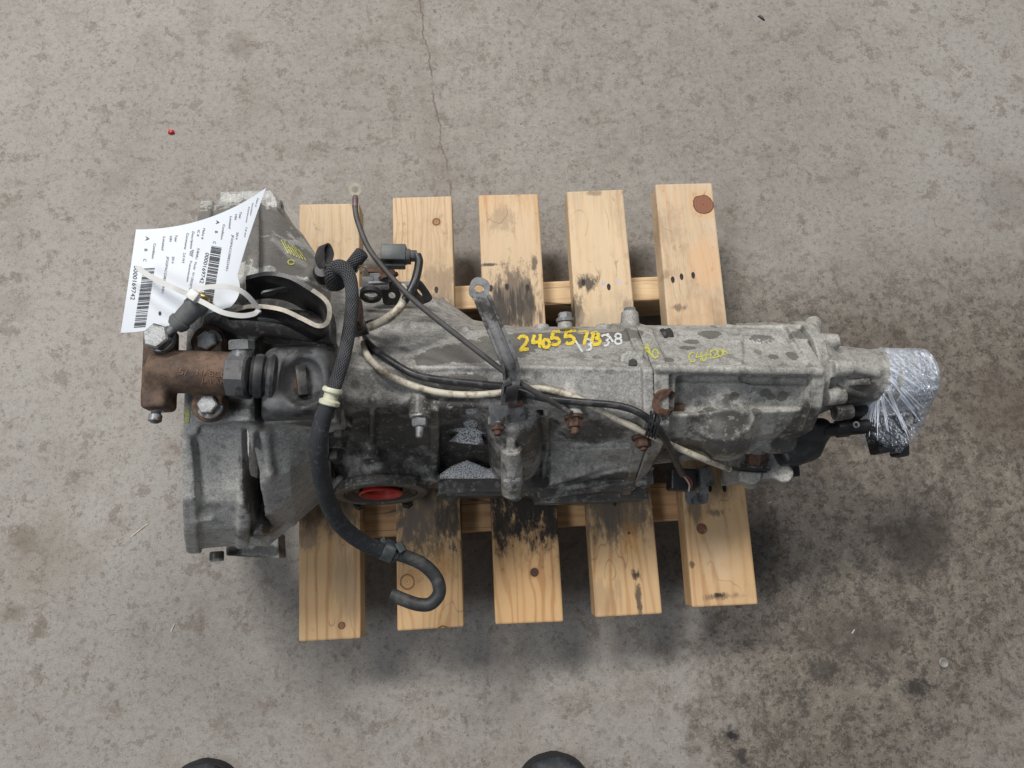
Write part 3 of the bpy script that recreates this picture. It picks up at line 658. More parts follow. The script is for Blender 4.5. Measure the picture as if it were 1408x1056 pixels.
# gear section side: sloping panel, wedge and stepped lower flange
rib(fc, [(760, 570), (870, 572)], 0.0035, 0.004, 0.0)
fc.prism([P(756, 616, .27), P(866, 612, .27), P(868, 634, .27), P(756, 668, .27)], .20, .268, 0.003, rnd=0.003)
fc.prism([P(735, 668, .24), P(870, 636, .24), P(950, 640, .24), P(955, 655, .24), P(860, 672, .24), P(740, 684, .24)], .175, .236, 0.002)
fc.prism([P(735, 680, .2), P(860, 655, .2), P(960, 650, .2), P(958, 682, .2), P(830, 690, .2), P(738, 692, .2)], .14, .198, 0.002)
fc.prism([P(598, 660, .2), P(740, 660, .2), P(742, 682, .2), P(600, 682, .2)], .14, .205, 0.003)
rib(fc, [(745, 673), (800, 660), (868, 642), (950, 646)], 0.003, 0.002, 0.0)
rib(fc, [(745, 684), (800, 676), (858, 662), (952, 662)], 0.003, 0.002, 0.0)
for px, py in ((618, 676), (708, 676), (744, 676)): fc.cyl(P(px, py, .16), P(px, py, .20), 0.012, 0.0125, 0.003)
# axle stub housing: round mouth towards the viewer
AXN = np.array([0.02, -0.985, 0.16]); AXC = P(524, 681, .238)
fc.cyl(AXC-AXN*0.06, AXC-AXN*0.004, 0.048, 0.055, 0.012)
fc.cyl(AXC-AXN*0.012, AXC, 0.057, 0.057, 0.003)
fc.cyl(AXC-AXN*0.010, AXC+AXN*0.01, 0.043, 0.046, 0.001, True)
# upper (far) flange plates and bosses
fc.prism([P(497, 404, .265), P(562, 410, .265), P(600, 420, .265), P(634, 436, .265), P(628, 452, .265), P(500, 446, .265)], .20, .268, 0.004)
fc.prism([P(540, 424, .29), P(586, 428, .29), P(620, 440, .29), P(612, 452, .29), P(540, 448, .29)], .2, .292, 0.004)
for px, py, z, r in ((522, 412, .262, .016), (590, 424, .262, .013)): fc.cyl(P(px, py, z-.06), P(px, py, z+.012), r, r, 0.005)
rib(fc, [(500, 455), (560, 447), (640, 452)], 0.004, 0.006, 0.0)
# rear end flange of the front case with its bolt lugs
XF = P(893, 505, .37)[0]
E_ = [(444,.14),(444,.26),(450,.325),(509,.388),(580,.374),(612,.325),(680,.21),(680,.135)]
fc.loft([(XF-0.012, sec(885, E_)[1]), (XF-0.0006, sec(885, E_)[1])], k=0.002)
fc.cyl(P(866, 462, .30), P(866, 430, .295), 0.0125, 0.0105, 0.004)
fc.prism([P(852, 489, .372), P(866, 481, .372), P(884, 484, .372), P(886, 500, .372), P(853, 502, .372)], .33, .376, 0.004)
fc.cyl(P(777, 455, .30), P(777, 441, .30), 0.0095, 0.0085, 0.003)
for px in (745, 830): fc.cyl(P(px, 458, .27), P(px, 447, .27), 0.010, 0.009, 0.004)

# --- bell housing ---
bh = Field((-0.400, -0.035, 0.030), (-0.150, 0.490, 0.455), 0.0019)
OUT = [(.000,.215),(.002,.275),(.020,.335),(.055,.380),(.105,.408),(.165,.420),(.245,.420),(.315,.398),(.375,.352),(.425,.300),(.452,.240),(.440,.165),(.380,.090),(.250,.050),(.100,.068),(.025,.125)]
def scl(poly, f, dy=0, dz=0, c=(.225, .24)): return [((y-c[0])*f+c[0]+dy, (z-c[1])*f+c[1]+dz) for y, z in poly]
CSE = [(.078,.205),(.078,.245),(.085,.285),(.105,.335),(.140,.375),(.170,.392),(.235,.392),(.275,.370),(.305,.335),(.325,.300),(.335,.250),(.335,.200),(.310,.150),(.240,.135),(.150,.135),(.090,.160)]
SHR = 0.34
X0, X1, X2, X3 = -.306, -.291, -.236, -.163
bh.loft([(X0, OUT), (X1, scl(OUT, 1.0))], SHR, k=0.0)
bh.loft([(X1-.002, scl(OUT, .975)), (X2, scl(OUT, .965))], SHR, k=0.003)
bh.loft([(X2-.012, scl(OUT, .985)), (X2, scl(OUT, .98))], SHR, k=0.006)
bh.loft([(X2-.014, scl(OUT, .950)), (X2+.010, scl(OUT, .900, -.002, .004)), (X2+.034, scl(OUT, .80, -.008, .012)), (X3, CSE)], SHR*0.5, k=0.004)
bh.loft([(X0-.03, scl(OUT, .90)), (X2-.004, scl(OUT, .885)), (X2+.02, scl(OUT, .70))], SHR, k=0.004, cut=True)
FIELDS.append(bh)
# near wing: shallow sunken panel, lug, slot between barrel and cone
slab_cut(bh, [(270, 600), (330, 600), (328, 690), (270, 690)], 0.0035, 0.005)
bh.box(surf(278, 712)+np.array([0, .004, -.002]), (.012, .008, .006), None, .006)
bh.cap(surf(334, 560), surf(336, 690), .004, None, .006)
q = [P(341, 590, .39), P(345, 582, .39), P(353, 604, .38), P(359, 650, .37), P(359, 695, .35), P(355, 733, .33), P(346, 735, .33), P(342, 690, .36)]
bh.prism(q, .285, .46, 0.003, True, 0.004)
bh.prism([P(350, 590, .33), P(366, 590, .33), P(366, 735, .30), P(353, 735, .30)], .285, .315, 0.002)
bh.prism([P(338, 688, .30), P(366, 688, .30), P(364, 738, .28), P(344, 738, .28)], .27, .30, 0.002)  # block added inside to keep the lower slot dark
rib(bh, [(366, 745), (400, 716), (440, 682), (468, 660)], 0.006, 0.006, 0.0)
rib(bh, [(356, 570), (365, 600), (371, 650), (371, 735)], 0.0045, 0.005, 0.0)
bh.prism([P(312, 735, .13), P(384, 735, .13), P(386, 768, .13), P(312, 764, .13)], .10, .135, 0.004)
bh.cyl(P(298, 758, .16), P(298, 772, .16), .009, .009, .003)
# far wing: thick mounting block with two bolt holes, side web with rib
bh.prism([P(308, 270, .27), P(378, 268, .27), P(385, 280, .27), P(386, 345, .30), P(330, 345, .30), P(306, 300, .27)], .18, .285, 0.008)
bh.prism([P(286, 292, .25), P(312, 285, .25), P(330, 345, .25), P(286, 345, .25)], .17, .262, 0.008)
for px, py, z in ((384, 287, .27), (371, 314, .285)):
    c = P(px, py, z); bh.cyl(c+np.array([-.03, 0, 0]), c+np.array([.004, 0, 0]), .011, .011, .004); bh.cyl(c+np.array([-.012, 0, 0]), c+np.array([.03, 0, 0]), .0055, .0055, 0, True)
rib(bh, [(378, 330), (400, 350), (430, 372), (452, 388)], 0.006, 0.006, 0.0)
rib(bh, [(432, 362), (424, 384)], 0.005, 0.005, 0.0)
bh.cap(P(386, 345, .30), P(400, 352, .29), .010, .008, .006)
# raised saddle for the slave cylinder and the clutch fork boot
bh.prism([P(268, 455, .43), P(352, 455, .43), P(352, 580, .43), P(268, 580, .43)], .40, .4335, 0.008)
for px, py in ((288, 470), (290, 560)): bh.cyl(P(px, py, .41), P(px, py, .441), .0165, .0155, .004)
bh.prism([P(352, 470, .42), P(462, 470, .42), P(462, 580, .42), P(352, 580, .42)], .36, .414, 0.014)
bh.cap(P(300, 436, .44), P(455, 452, .43), .014, .016, .012)

# --- rear case ---
rc = Field((0.165, 0.030, 0.130), (0.425, 0.290, 0.415), 0.0016)
FIELDS.append(rc)
RT = [
 (893, [(446,.15),(446,.26),(452,.322),(506,.378),(514,.378),(560,.362),(612,.318),(640,.24),(640,.15)]),
 (1000, [(446,.15),(446,.26),(451,.318),(506,.372),(515,.372),(560,.350),(606,.310),(630,.24),(630,.15)]),
 (1128, [(447,.16),(447,.26),(452,.312),(508,.366),(517,.366),(556,.345),(588,.315),(600,.25),(600,.17)]),
]
rc.loft([sec(a, b) for a, b in RT])
XR = P(1128, 505, .36)[0]
rc.loft([(XF+0.0006, sec(893, [(443,.14),(443,.26),(449,.325),(507,.386),(516,.386),(585,.370),(622,.320),(676,.21),(676,.14)])[1]), (XF+0.017, sec(905, [(443,.14),(443,.26),(449,.325),(507,.384),(516,.384),(585,.366),(622,.316),(660,.21),(660,.14)])[1])], k=0.004)
# ridge rail along the top, recessed near panel
for a, b in (((905, 507), (1000, 509)), ((1000, 509), (1125, 512))): rc.cap(surf(*a)+np.array([0, 0, .002]), surf(*b)+np.array([0, 0, .002]), .0055, .0055, .003)
def facet_cut(px0, px1, r0, r1, z0, z1, depth):
    a, b = P(px0, r0, z0), P(px1, r0, z0); c, d = P(px1, r1, z1), P(px0, r1, z1); cen = (a+b+c+d)/4
    u = b-a; u /= np.linalg.norm(u); v = (c+d-a-b)/2; lv = np.linalg.norm(v); v -= u*(u@v); v /= np.linalg.norm(v); n = np.cross(u, v)
    rc.box(cen, (np.linalg.norm(b-a)/2, lv/2, depth), np.stack([u, v, n], 1), .003, True, .003)
facet_cut(926, 1112, 517, 568, .373, .346, .0125)
for u, v in (((932, 520), (1020, 522)), ((1020, 522), (1106, 525))): rc.cap(surf(*u), surf(*v), .0055, None, .001, True)  # groove added to deepen the shade band below the ridge
# dome boss, round cap and side ports
rc.cap(surf(1003, 545)+np.array([0, .004, -.018]), P(994, 588, .318), .026, .034, .012)
rc.cyl(P(994, 572, .33), P(997, 608, .292), .034, .029, .006)
rc.cap(P(1035, 588, .30), P(1056, 588, .296), .014, .0135, .006)
rc.cyl(P(906, 600, .31), P(930, 606, .30), .012, .012, .006)
rc.cyl(P(1025, 600, .27), P(1040, 612, .27), .016, .016, .006)
rc.prism([P(925, 585, .29), P(1060, 585, .29), P(1062, 612, .29), P(925, 618, .29)], .20, .284, .006)
# lower tower at the rear: sensor port block and feet
rc.prism([P(1015, 606, .24), P(1085, 604, .24), P(1090, 656, .24), P(1018, 662, .24)], .16, .236, .004)
rc.cyl(P(1032, 661, .205), P(1032, 652, .24), .012, .013, .003); rc.cyl(P(1077, 658, .205), P(1077, 650, .24), .011, .012, .003)
rc.cap(P(1060, 606, .27), P(1080, 608, .262), .016, .014, .008)
# far flank lugs and rear flange
rc.loft([(XR-0.014, sec(1118, [(441,.15),(441,.26),(448,.322),(509,.370),(516,.370),(560,.352),(592,.320),(606,.25),(606,.17)])[1]), (XR+.001, sec(1128, [(441,.15),(441,.26),(448,.320),(509,.369),(516,.369),(560,.350),(592,.318),(606,.25),(606,.17)])[1])], k=0.003)
rc.cyl(P(1118, 444, .30), P(1118, 470, .335), .010, .008, .006)
rib(rc, [(905, 452), (1000, 450), (1115, 449)], .003, .004, 0)
rc.cap(surf(1018, 462), surf(1018, 500), .003, .003, .003)

# --- tail housing ---
th = Field((0.375, 0.080, 0.190), (0.560, 0.275, 0.395), 0.0016)
FIELDS.append(th)
c0 = P(1150, 512, .29); c1 = P(1205, 516, .285); c2 = P(1285, 519, .285)
def circ(c, ry, rz, n=16): return [(c[1]+ry*math.cos(2*math.pi*i/n), c[2]+rz*math.sin(2*math.pi*i/n)) for i in range(n)]
def xp(px, z=.31): return P(px, 512, z)[0]
th.loft([(XR+.0015, circ((0, .182, .268), .066, .088)), (XR+.016, circ((0, .182, .268), .066, .086))], k=0)
th.loft([(XR+.010, circ((0, .182, .268), .058, .080)), (XR+.045, circ((0, .176, .278), .040, .050)), (xp(1205), circ((0, .174, .283), .0345, .038)), (xp(1216), circ((0, .173, .284), .033, .035))], k=.006)
th.loft([(xp(1214), circ((0, .172, .285), .036, .036)), (xp(1262), circ((0, .171, .286), .036, .036))], k=.003)
th.cap(P(1150, 503, .345), P(1205, 515, .320), .006, .004, .005)
th.cap(P(1150, 535, .33), P(1200, 545, .300), .005, .004, .004)
for px, py, z in ((1158, 506, .350), (1140, 470, .325), (1160, 566, .300), (1150, 545, .33)):
    p = P(px, py, z); th.cyl(p+np.array([-.012, 0, 0]), p+np.array([.010, 0, 0]), .0105, .009, .004)
th.box(P(1175, 528, .315), (.014, .004, .012), None, .003)

# ------------------------------------------------------------------ stains, glints and shade painted on the castings (places found on the surface)
A_ = [fc, bh, rc, th]
for a in ((640, 486, 62, 22), (690, 478, 60, 26), (735, 468, 60, 18), (600, 495, 30, 12), (790, 465, 60, 12), (850, 462, 28, 14), (700, 540, 46, 16), (640, 525, 40, 12)): stain([fc], 'wet', *a)
for a in ((872, 460, 14, 12), (660, 440, 26, 10)): stain([fc, rc], 'wet', *a)
for a in ((977, 460, 17, 9), (1046, 466, 20, 10), (1100, 461, 17, 10), (1125, 465, 8, 14), (1063, 490, 8, 5), (950, 470, 12, 5), (945, 478, 12, 4), (1010, 545, 8, 6), (1052, 540, 7, 6), (1060, 546, 6, 5), (1040, 566, 9, 7), (1075, 545, 7, 7), (920, 495, 8, 5), (1090, 490, 10, 8)): stain([rc], 'wet', *a)
for a in ((540, 600, 95, 62), (650, 620, 110, 62), (520, 672, 110, 40), (740, 600, 50, 40), (460, 590, 40, 40), (690, 680, 120, 30), (860, 680, 140, 22), (815, 594, 60, 16), (830, 655, 120, 16), (600, 560, 100, 20)): stain([fc], 'grime', *a)
for a in ((540, 690, 80, 26), (470, 684, 60, 24), (590, 684, 50, 24)): stain([fc], 'grime', *a, zr=.09)
for a in ((812, 638, 66, 24), (850, 625, 30, 16), (800, 535, 90, 22)): stain([fc], 'clean', *a, zr=.03)
for a in ((995, 585, 58, 44), (980, 615, 80, 20), (1110, 590, 50, 36), (920, 620, 50, 26), (1040, 640, 40, 14), (1085, 610, 40, 20), (1110, 566, 20, 20)): stain([rc], 'grime', *a)
for a in ((1170, 560, 60, 36), (1190, 530, 22, 16), (1150, 580, 40, 30)): stain([th], 'grime', *a)
for a in ((390, 450, 110, 40), (420, 410, 70, 40), (350, 405, 80, 36), (400, 500, 80, 70), (440, 560, 60, 30), (356, 670, 9, 80), (300, 560, 50, 14), (300, 480, 60, 60), (430, 580, 40, 14), (330, 760, 90, 10), (440, 470, 40, 60), (350, 570, 10, 40)): stain([bh], 'grime', *a)
for c_, r_ in ((P(643, 594, GZ), (.0235, .026, .0042)), (P(645, 648, GZ-.03), (.046, .020, .0045))): fc.stains.append(('salt', c_, np.array(r_)))  # oily glints of the pocket painted as pale speckle
for a in ((705, 660, 46, 3), (648, 566, 8, 5), (648, 582, 10, 10)): stain([fc], 'salt', *a, zr=.008)
for a in ((335, 300, 80, 60), (365, 345, 60, 40), (405, 360, 40, 40), (375, 300, 30, 40)): stain([bh], 'wet', *a, zr=.09)
for a in ((640, 512, 50, 5), (722, 522, 18, 10), (585, 532, 16, 7), (690, 585, 10, 16), (730, 572, 16, 10), (620, 562, 12, 8)): stain([fc], 'dust', *a, zr=.012)
for px, py, z in ((357, 660, .31), (357, 620, .32), (357, 700, .31), (350, 720, .29), (346, 600, .33), (360, 735, .30)): bh.stains.append(('grime', P(px, py, z), np.array([.022, .03, .045])))  # slot interior painted dark, its shade put into the colour
for a in ((338, 590, 10, 14), (1040, 470, 60, 10), (1030, 545, 16, 16)): stain([bh, rc], 'dust', *a, zr=.01)
m_front = cast_material('cast_aluminium', (0.26, 0.253, 0.24), (0.375, 0.367, 0.353), spots=0.55)
m_rear = cast_material('cast_aluminium', (0.285, 0.278, 0.260), (0.40, 0.392, 0.37), spots=0.55, seed=3.1, wool=0.32)
m_bell = cast_material('cast_aluminium', (0.30, 0.30, 0.293), (0.42, 0.416, 0.40), spots=0.25, seed=7.7, wool=0.28)
o_fc = cast_obj('front_case', fc, m_front, trans); o_bh = cast_obj('bell_housing', bh, m_bell, trans)
o_rc = cast_obj('rear_case', rc, m_rear, trans); o_th = cast_obj('tail_housing', th, m_rear, trans)
# ------------------------------------------------------------------ materials of the fittings
m_steel = simple('zinc_steel', (0.25, 0.26, 0.27), 0.42, 0.35, 0.3, 120, 0.3, 500, (0.09, 0.075, 0.06), 0.45, 60)
m_rust = simple('rusty_steel', (0.115, 0.062, 0.042), 0.78, 0.15, 0.45, 150, 0.6, 500, (0.045, 0.03, 0.024), 0.5, 70)
m_dark = simple('grimy_steel', (0.05, 0.048, 0.047), 0.5, 0.45, 0.35, 120, 0.4, 400, (0.02, 0.018, 0.017), 0.5, 60)
m_black = simple('black_plastic', (0.016, 0.016, 0.018), 0.42, 0.0, 0.3, 80, 0.2, 300, (0.05, 0.047, 0.045), 0.25, 40)
m_conn = simple('connector_plastic', (0.040, 0.048, 0.053), 0.45, 0.0, 0.25, 80, 0.2, 300, (0.08, 0.08, 0.08), 0.3, 50)
m_rub = simple('old_rubber', (0.030, 0.031, 0.034), 0.55, 0.0, 0.3, 60, 0.35, 260, (0.075, 0.074, 0.074), 0.42, 30)
m_boot = simple('dusty_rubber', (0.098, 0.099, 0.105), 0.6, 0.0, 0.35, 50, 0.4, 220, (0.018, 0.018, 0.019), 0.5, 26)
m_white = simple('dirty_white_sleeve', (0.52, 0.48, 0.40), 0.5, 0.0, 0.12, 60, 0.15, 200, (0.22, 0.18, 0.13), 0.5, 70)
m_cream = simple('cream_plastic', (0.53, 0.53, 0.41), 0.45, 0.0, 0.1, 60, 0.1, 200, (0.25, 0.24, 0.17), 0.25, 60)
m_greyc = simple('grey_cable', (0.055, 0.052, 0.052), 0.55, 0.0, 0.25, 80, 0.2, 300)
m_bcab = simple('black_cable', (0.018, 0.019, 0.022), 0.38, 0.0, 0.3, 80, 0.15, 300, (0.06, 0.06, 0.06), 0.35, 60)
m_brass = simple('brass', (0.40, 0.30, 0.12), 0.4, 0.8, 0.2, 100)
m_redw = simple('red_wire', (0.30, 0.03, 0.025), 0.5)
m_brk = simple('weathered_bracket_steel', (0.17, 0.173, 0.182), 0.55, 0.35, 0.35, 90, 0.4, 350, (0.045, 0.042, 0.04), 0.45, 45)
m_band = simple('black_painted_steel', (0.021, 0.021, 0.023), 0.42, 0.1, 0.3, 70, 0.3, 300, (0.065, 0.06, 0.055), 0.3, 35)
m_bare = simple('worn_edge_steel', (0.23, 0.21, 0.18), 0.5, 0.4, 0.25, 120, 0.3, 400)
def iron_material():
    t = NT('rusted_cast_iron'); p = t.pos(); n = t.noise(p, 45, 6, 0.65); n2 = t.noise(p, 190, 5, 0.65)
    c = t.mix(t.rng(n, 0.3, 0.7), (0.052, 0.035, 0.028), (0.150, 0.094, 0.065)); c = t.mix(t.rng(n2, 0.48, 0.7, 0, .6), c, (0.036, 0.026, 0.022))
    c = t.mix(t.m_('MULTIPLY', t.rng(t.noise(p, 26, 4), 0.55, 0.68), 0.6), c, (0.028, 0.024, 0.022))
    return t.done(c, 0.72, 0.1, t.bump(n2, 0.5, 0.001), 0.4)
m_iron = iron_material()
def braid_material(name, dens, base, lite, R_=17.0, bs=1.0):
    t = NT(name); uv = t.sep(t.uv()); o = t.obj()
    a = t.m_('ADD', t.m_('MULTIPLY', uv[0], R_), t.m_('MULTIPLY', uv[1], dens)); b = t.m_('SUBTRACT', t.m_('MULTIPLY', uv[0], R_), t.m_('MULTIPLY', uv[1], dens))
    sa = t.m_('SINE', t.m_('MULTIPLY', a, 6.2832)); sb = t.m_('SINE', t.m_('MULTIPLY', b, 6.2832)); h = t.m_('MAXIMUM', sa, sb)
    c = t.mix(t.rng(h, -0.4, 1.0), base, lite); c = t.mix(t.m_('MULTIPLY', t.rng(t.noise(o, 40, 5), 0.45, 0.7), 0.5), c, tuple(q*1.7 for q in lite))
    c = t.mix(t.rng(t.noise(o, 130, 3, .8), .55, .66, 0, .55), c, (.105, .106, .112))
    return t.done(c, 0.75, 0, t.bump(h, bs, 0.0010), 0.3)
m_braid = braid_material('braided_sleeve', 240, (0.012, 0.013, 0.015), (0.085, 0.088, 0.096))
m_hose = braid_material('ribbed_rubber_hose', 0.0, (0.030, 0.032, 0.037), (0.040, 0.042, 0.048), 34.0, 0.25)

def bolt(px, py, axis, parent=trans, mat=None, r=0.0075, h=0.007, wr=None, wh=0.002, stud=0.0, sr=0.0035, at=None, name='bolt', sides=6, lift=0.0, phase=None):
    p = np.array(at) if at is not None else surf(px, py)
    a = np.array(axis, float); a /= np.linalg.norm(a); p = p + a*lift
    bm = bmesh.new(); mat = mat or m_steel; ph = random.random()*3 if phase is None else phase
    if wr: add_lathe(bm, p-a*0.002, a, [(0, wr), (wh+0.0015, wr), (wh+0.002, wr*0.93)], 20)
    o0 = wh if wr else -0.002
    add_lathe(bm, p+a*o0, a, [(0, r*1.0), (h*0.84, r), (h, r*0.86)], sides, phase=ph)
    if sides == 6: add_lathe(bm, p+a*(o0+h*0.9), a, [(0, r*0.74), (h*0.12, r*0.70)], 16)
    if stud: add_lathe(bm, p+a*(o0+h), a, [(0, sr), (stud*0.85, sr), (stud, sr*0.7)], 12)
    return obj(name, bm, mat, parent)
random.seed(4)
bolt(0, 0, B1[1], at=B1[0], r=.0085, h=.009, wr=.011, stud=.012, sr=.0045, mat=m_steel, name='stud_nut')
for Bx in (B3, B4): bolt(0, 0, Bx[1], at=Bx[0], r=.0085, h=.009, wr=.0105, mat=m_dark)
bolt(0, 0, B6[1], at=B6[0], r=.0075, h=.008, stud=.006, sr=.004, mat=m_rust, name='stud_nut')
bolt(0, 0, B7[1], at=B7[0], r=.0085, h=.009, wr=.0105, stud=.008, sr=.0045, mat=m_rust, name='stud_nut')
bolt(0, 0, B8[1], at=B8[0], r=.0090, h=.009, wr=.012, stud=.004, sr=.004, mat=m_rust, name='stud_nut')
bolt(0, 0, (0, 1, .1), at=P(777, 440, .300), r=.0085, h=.007, wr=.011)
bolt(0, 0, (0, 1, .1), at=P(866, 430, .296), r=.0082, h=.008, mat=m_brk)
bolt(0, 0, (1, .2, .1), at=P(913, 463, .326), r=.0085, h=.008, wr=.010, mat=m_dark)
bolt(0, 0, (0, -1, .2), at=P(966, 612, .285), r=.0065, h=.008, mat=m_rust)
bolt(0, 0, (0, -1, .2), at=P(1021, 612, .285), r=.0065, h=.008, mat=m_rust)
bolt(0, 0, (.9, 0, .3), at=P(1165, 506, .352), r=.0070, h=.006, mat=m_brk)
bolt(0, 0, (1, 0, .1), at=P(1168, 567, .302), r=.0070, h=.006, mat=m_brk)
bolt(0, 0, (0, 0, 1), at=P(1119, 468, .338), r=.0060, h=.004, mat=m_dark)
bolt(0, 0, (1, -.1, .1), at=P(1056, 589, .298), r=.0105, h=.008, wr=.0125, mat=simple('taped_plug', (.38, .35, .32), .6, 0, .25, 90), name='oil_plug')
bolt(0, 0, (0, -1, .35), at=P(1000, 604, .296), r=.026, h=.003, sides=24, mat=m_dark, name='round_cover')
for px, py in ((618, 680), (744, 682), (560, 690), (494, 692)): bolt(0, 0, (0, -.6, -.8), at=P(px, py, .165), r=.008, h=.008, mat=m_dark)
bolt(0, 0, (0, 0, 1), at=P(870, 499, .3765), r=.005, h=.003, mat=m_dark)
bolt(0, 0, (0, -1, .1), at=P(920, 616, .30), r=.0068, h=.007, mat=m_rust)
# pressure switch: alloy collar with rusty hexagon
bm = bmesh.new(); q = P(1042, 606, .262); ax = np.array([0, -.82, -.55]); ax /= np.linalg.norm(ax)
add_lathe(bm, q, ax, [(-.006, .0125), (.012, .0125), (.014, .0115)], 20); sw = obj('pressure_switch', bm, m_steel, trans)
bm = bmesh.new(); add_lathe(bm, q+ax*.013, ax, [(0, .0125), (.016, .0125), (.018, .011)], 6, phase=.5); obj('hexagon', bm, m_rust, sw)
bm = bmesh.new(); add_lathe(bm, q+ax*.030, ax, [(0, .0095), (.010, .0095), (.011, .008)], 18); obj('terminal_cap', bm, m_brk, sw)
# rust C-clip round a boss
pts = [surf(915 + 14*math.cos(t), 555 + 14*math.sin(t)) + np.array([0, 0, .002]) for t in np.linspace(-0.75, -5.3, 18)]
bm = bmesh.new(); rings = []
for i, p in enumerate(pts):
    tg = Vector(pts[min(i+1, 17)]) - Vector(pts[max(i-1, 0)]); tg.normalize(); up = Vector((0, -.5, .86)); sd = tg.cross(up).normalized(); c = Vector(p)
    rings.append([c+sd*.0042-up*.003, c+sd*.0042+up*.002, c-sd*.0042+up*.002, c-sd*.0042-up*.003])
add_rings(bm, rings); obj('lock_clip', bm, m_rust, trans)
bm = bmesh.new(); add_box(bm, Vector(surf(932, 562))+Vector((0, 0, .002)), (.006, .005, .004), frame((0, -.4, .9)), .001); obj('clip_tab', bm, m_rust, trans)

# ------------------------------------------------------------------ clutch slave cylinder
slave = empty('slave_cylinder', PV(265, 515, .44) - trans.location); slave.parent = trans
sf = Field((-.365, .115, .430), (-.225, .235, .495), .0013)
ZC = .462
sf.cyl(P(212, 510, ZC), P(331, 514, ZC), .0205, .0205, .002)
a, b = P(222, 470, .458), P(219, 546, .458); dd = (b-a)/np.linalg.norm(b-a); nn = np.cross((0, 0, 1), dd)
sf.box((a+b)/2, (np.linalg.norm(b-a)/2+.013, .0120, .0150), np.stack([dd, nn, (0, 0, 1)], 1), .006, False, .005)
for px, py in ((288, 470), (289, 558)):
    sf.cyl(P(px, py, .4415), P(px, py, .450), .0160, .0160, .003)
    sf.prism([P(px-19, py, .45), P(px+19, py, .45), P(px+19, 513, .45), P(px-19, 513, .45)], .4415, .455, .006)
sf.cyl(P(222, 466, .46), P(222, 466, .478), .0125, .0120, .002)
FIELDS.append(sf); o_s = cast_obj('cylinder_body', sf, m_iron, slave, rough=.0005)
for px, py in ((288, 471), (289, 558)): bolt(0, 0, (0, 0, 1), slave, at=P(px, py, .4505), r=.0098, h=.007, wr=.0125, wh=.0022)
bolt(0, 0, (-.05, .02, 1), slave, at=P(223, 467, .4785), r=.0125, h=.010, wr=.0125, wh=.004, name='banjo_bolt', phase=.2)
# banjo arm, ribbed rubber sleeve, brass end
bm = bmesh.new(); a = P(228, 462, .486); b = P(266, 424, .492); d = (b-a)/np.linalg.norm(b-a)
add_lathe(bm, a, d, [(0, .0045), (.014, .0045)], 14); obj('banjo_arm', bm, m_brk, slave)
bm = bmesh.new(); add_lathe(bm, a+d*.012, d, [(0, .0075), (.004, .0098), (.008, .0098), (.009, .0084), (.013, .0090), (.022, .0094), (.024, .0105), (.030, .0104), (.033, .0088)], 22); obj('rubber_sleeve', bm, simple('grey_rubber', (.105, .11, .112), .65, 0, .25, 60, .3, 250), slave)
bm = bmesh.new(); add_lathe(bm, a+d*.0445, d, [(0, .0062), (.006, .0062), (.008, .0048)], 16); obj('brass_end', bm, m_brass, slave)
# bleed nipple
bm = bmesh.new(); c = P(217, 552, .458); ax = np.array([-.05, -1, .1]); add_lathe(bm, c, ax, [(0, .0055), (.004, .0068), (.009, .0068), (.010, .0045), (.012, .0045), (.0135, .006), (.019, .006), (.021, .003)], 16); obj('bleed_nipple', bm, m_steel, slave)
# black collar, side fitting and bellows
bm = bmesh.new(); c0_, c1_ = P(318, 515, ZC), P(346, 516, ZC); ax = c1_-c0_; L = np.linalg.norm(ax)
add_lathe(bm, c0_, ax, [(0, .0225), (.001, .0235), (L*.9, .0235), (L, .0215)], 8, phase=math.pi/8); obj('collar', bm, m_boot, slave)
bolt(0, 0, (0, 1, .25), slave, at=P(333, 489, .470), r=.0115, h=.009, wr=.009, wh=.006, mat=m_steel, name='hex_fitting', phase=.3)
bm = bmesh.new(); ax = P(392, 520, .455)-c1_; prof = [(0, .0190), (.003, .018), (.003, .0205), (.007, .0215), (.0105, .0205), (.012, .0165), (.0135, .0165), (.015, .0205), (.018, .0222), (.021, .0215), (.024, .017)]
add_lathe(bm, c1_, ax, prof, 32); obj('bellows', bm, m_rub, slave)
# fork boot: rounded cushion with a torn crater, fork end inside
bt = Field((-.250, .105, .395), (-.140, .225, .480), .0015)
bt.box(P(413, 527, .440), (.0325, .0335, .024), None, 0, False, .013)
bt.box(P(411, 530, .420), (.036, .035, .008), None, .004, False, .006)
bt.ell(P(415, 524, .466), (.020, .024, .018), .004, True)
bt.cyl(P(372, 519, .452), P(388, 521, .450), .020, .023, .006)
FIELDS.append(bt); cast_obj('fork_boot', bt, m_boot, trans, rough=.0006)
bm = bmesh.new(); add_box(bm, P(415, 524, .4535), (.0050, .0150, .006), Matrix.Rotation(.12, 3, 'Z') @ Matrix.Rotation(.25, 3, 'Y'), .002); obj('release_fork', bm, m_dark, trans)
bm = bmesh.new(); add_box(bm, P(404, 530, .4485), (.007, .009, .003), Matrix.Rotation(.3, 3, 'Z'), .002); obj('fork_seat', bm, m_rust, trans)
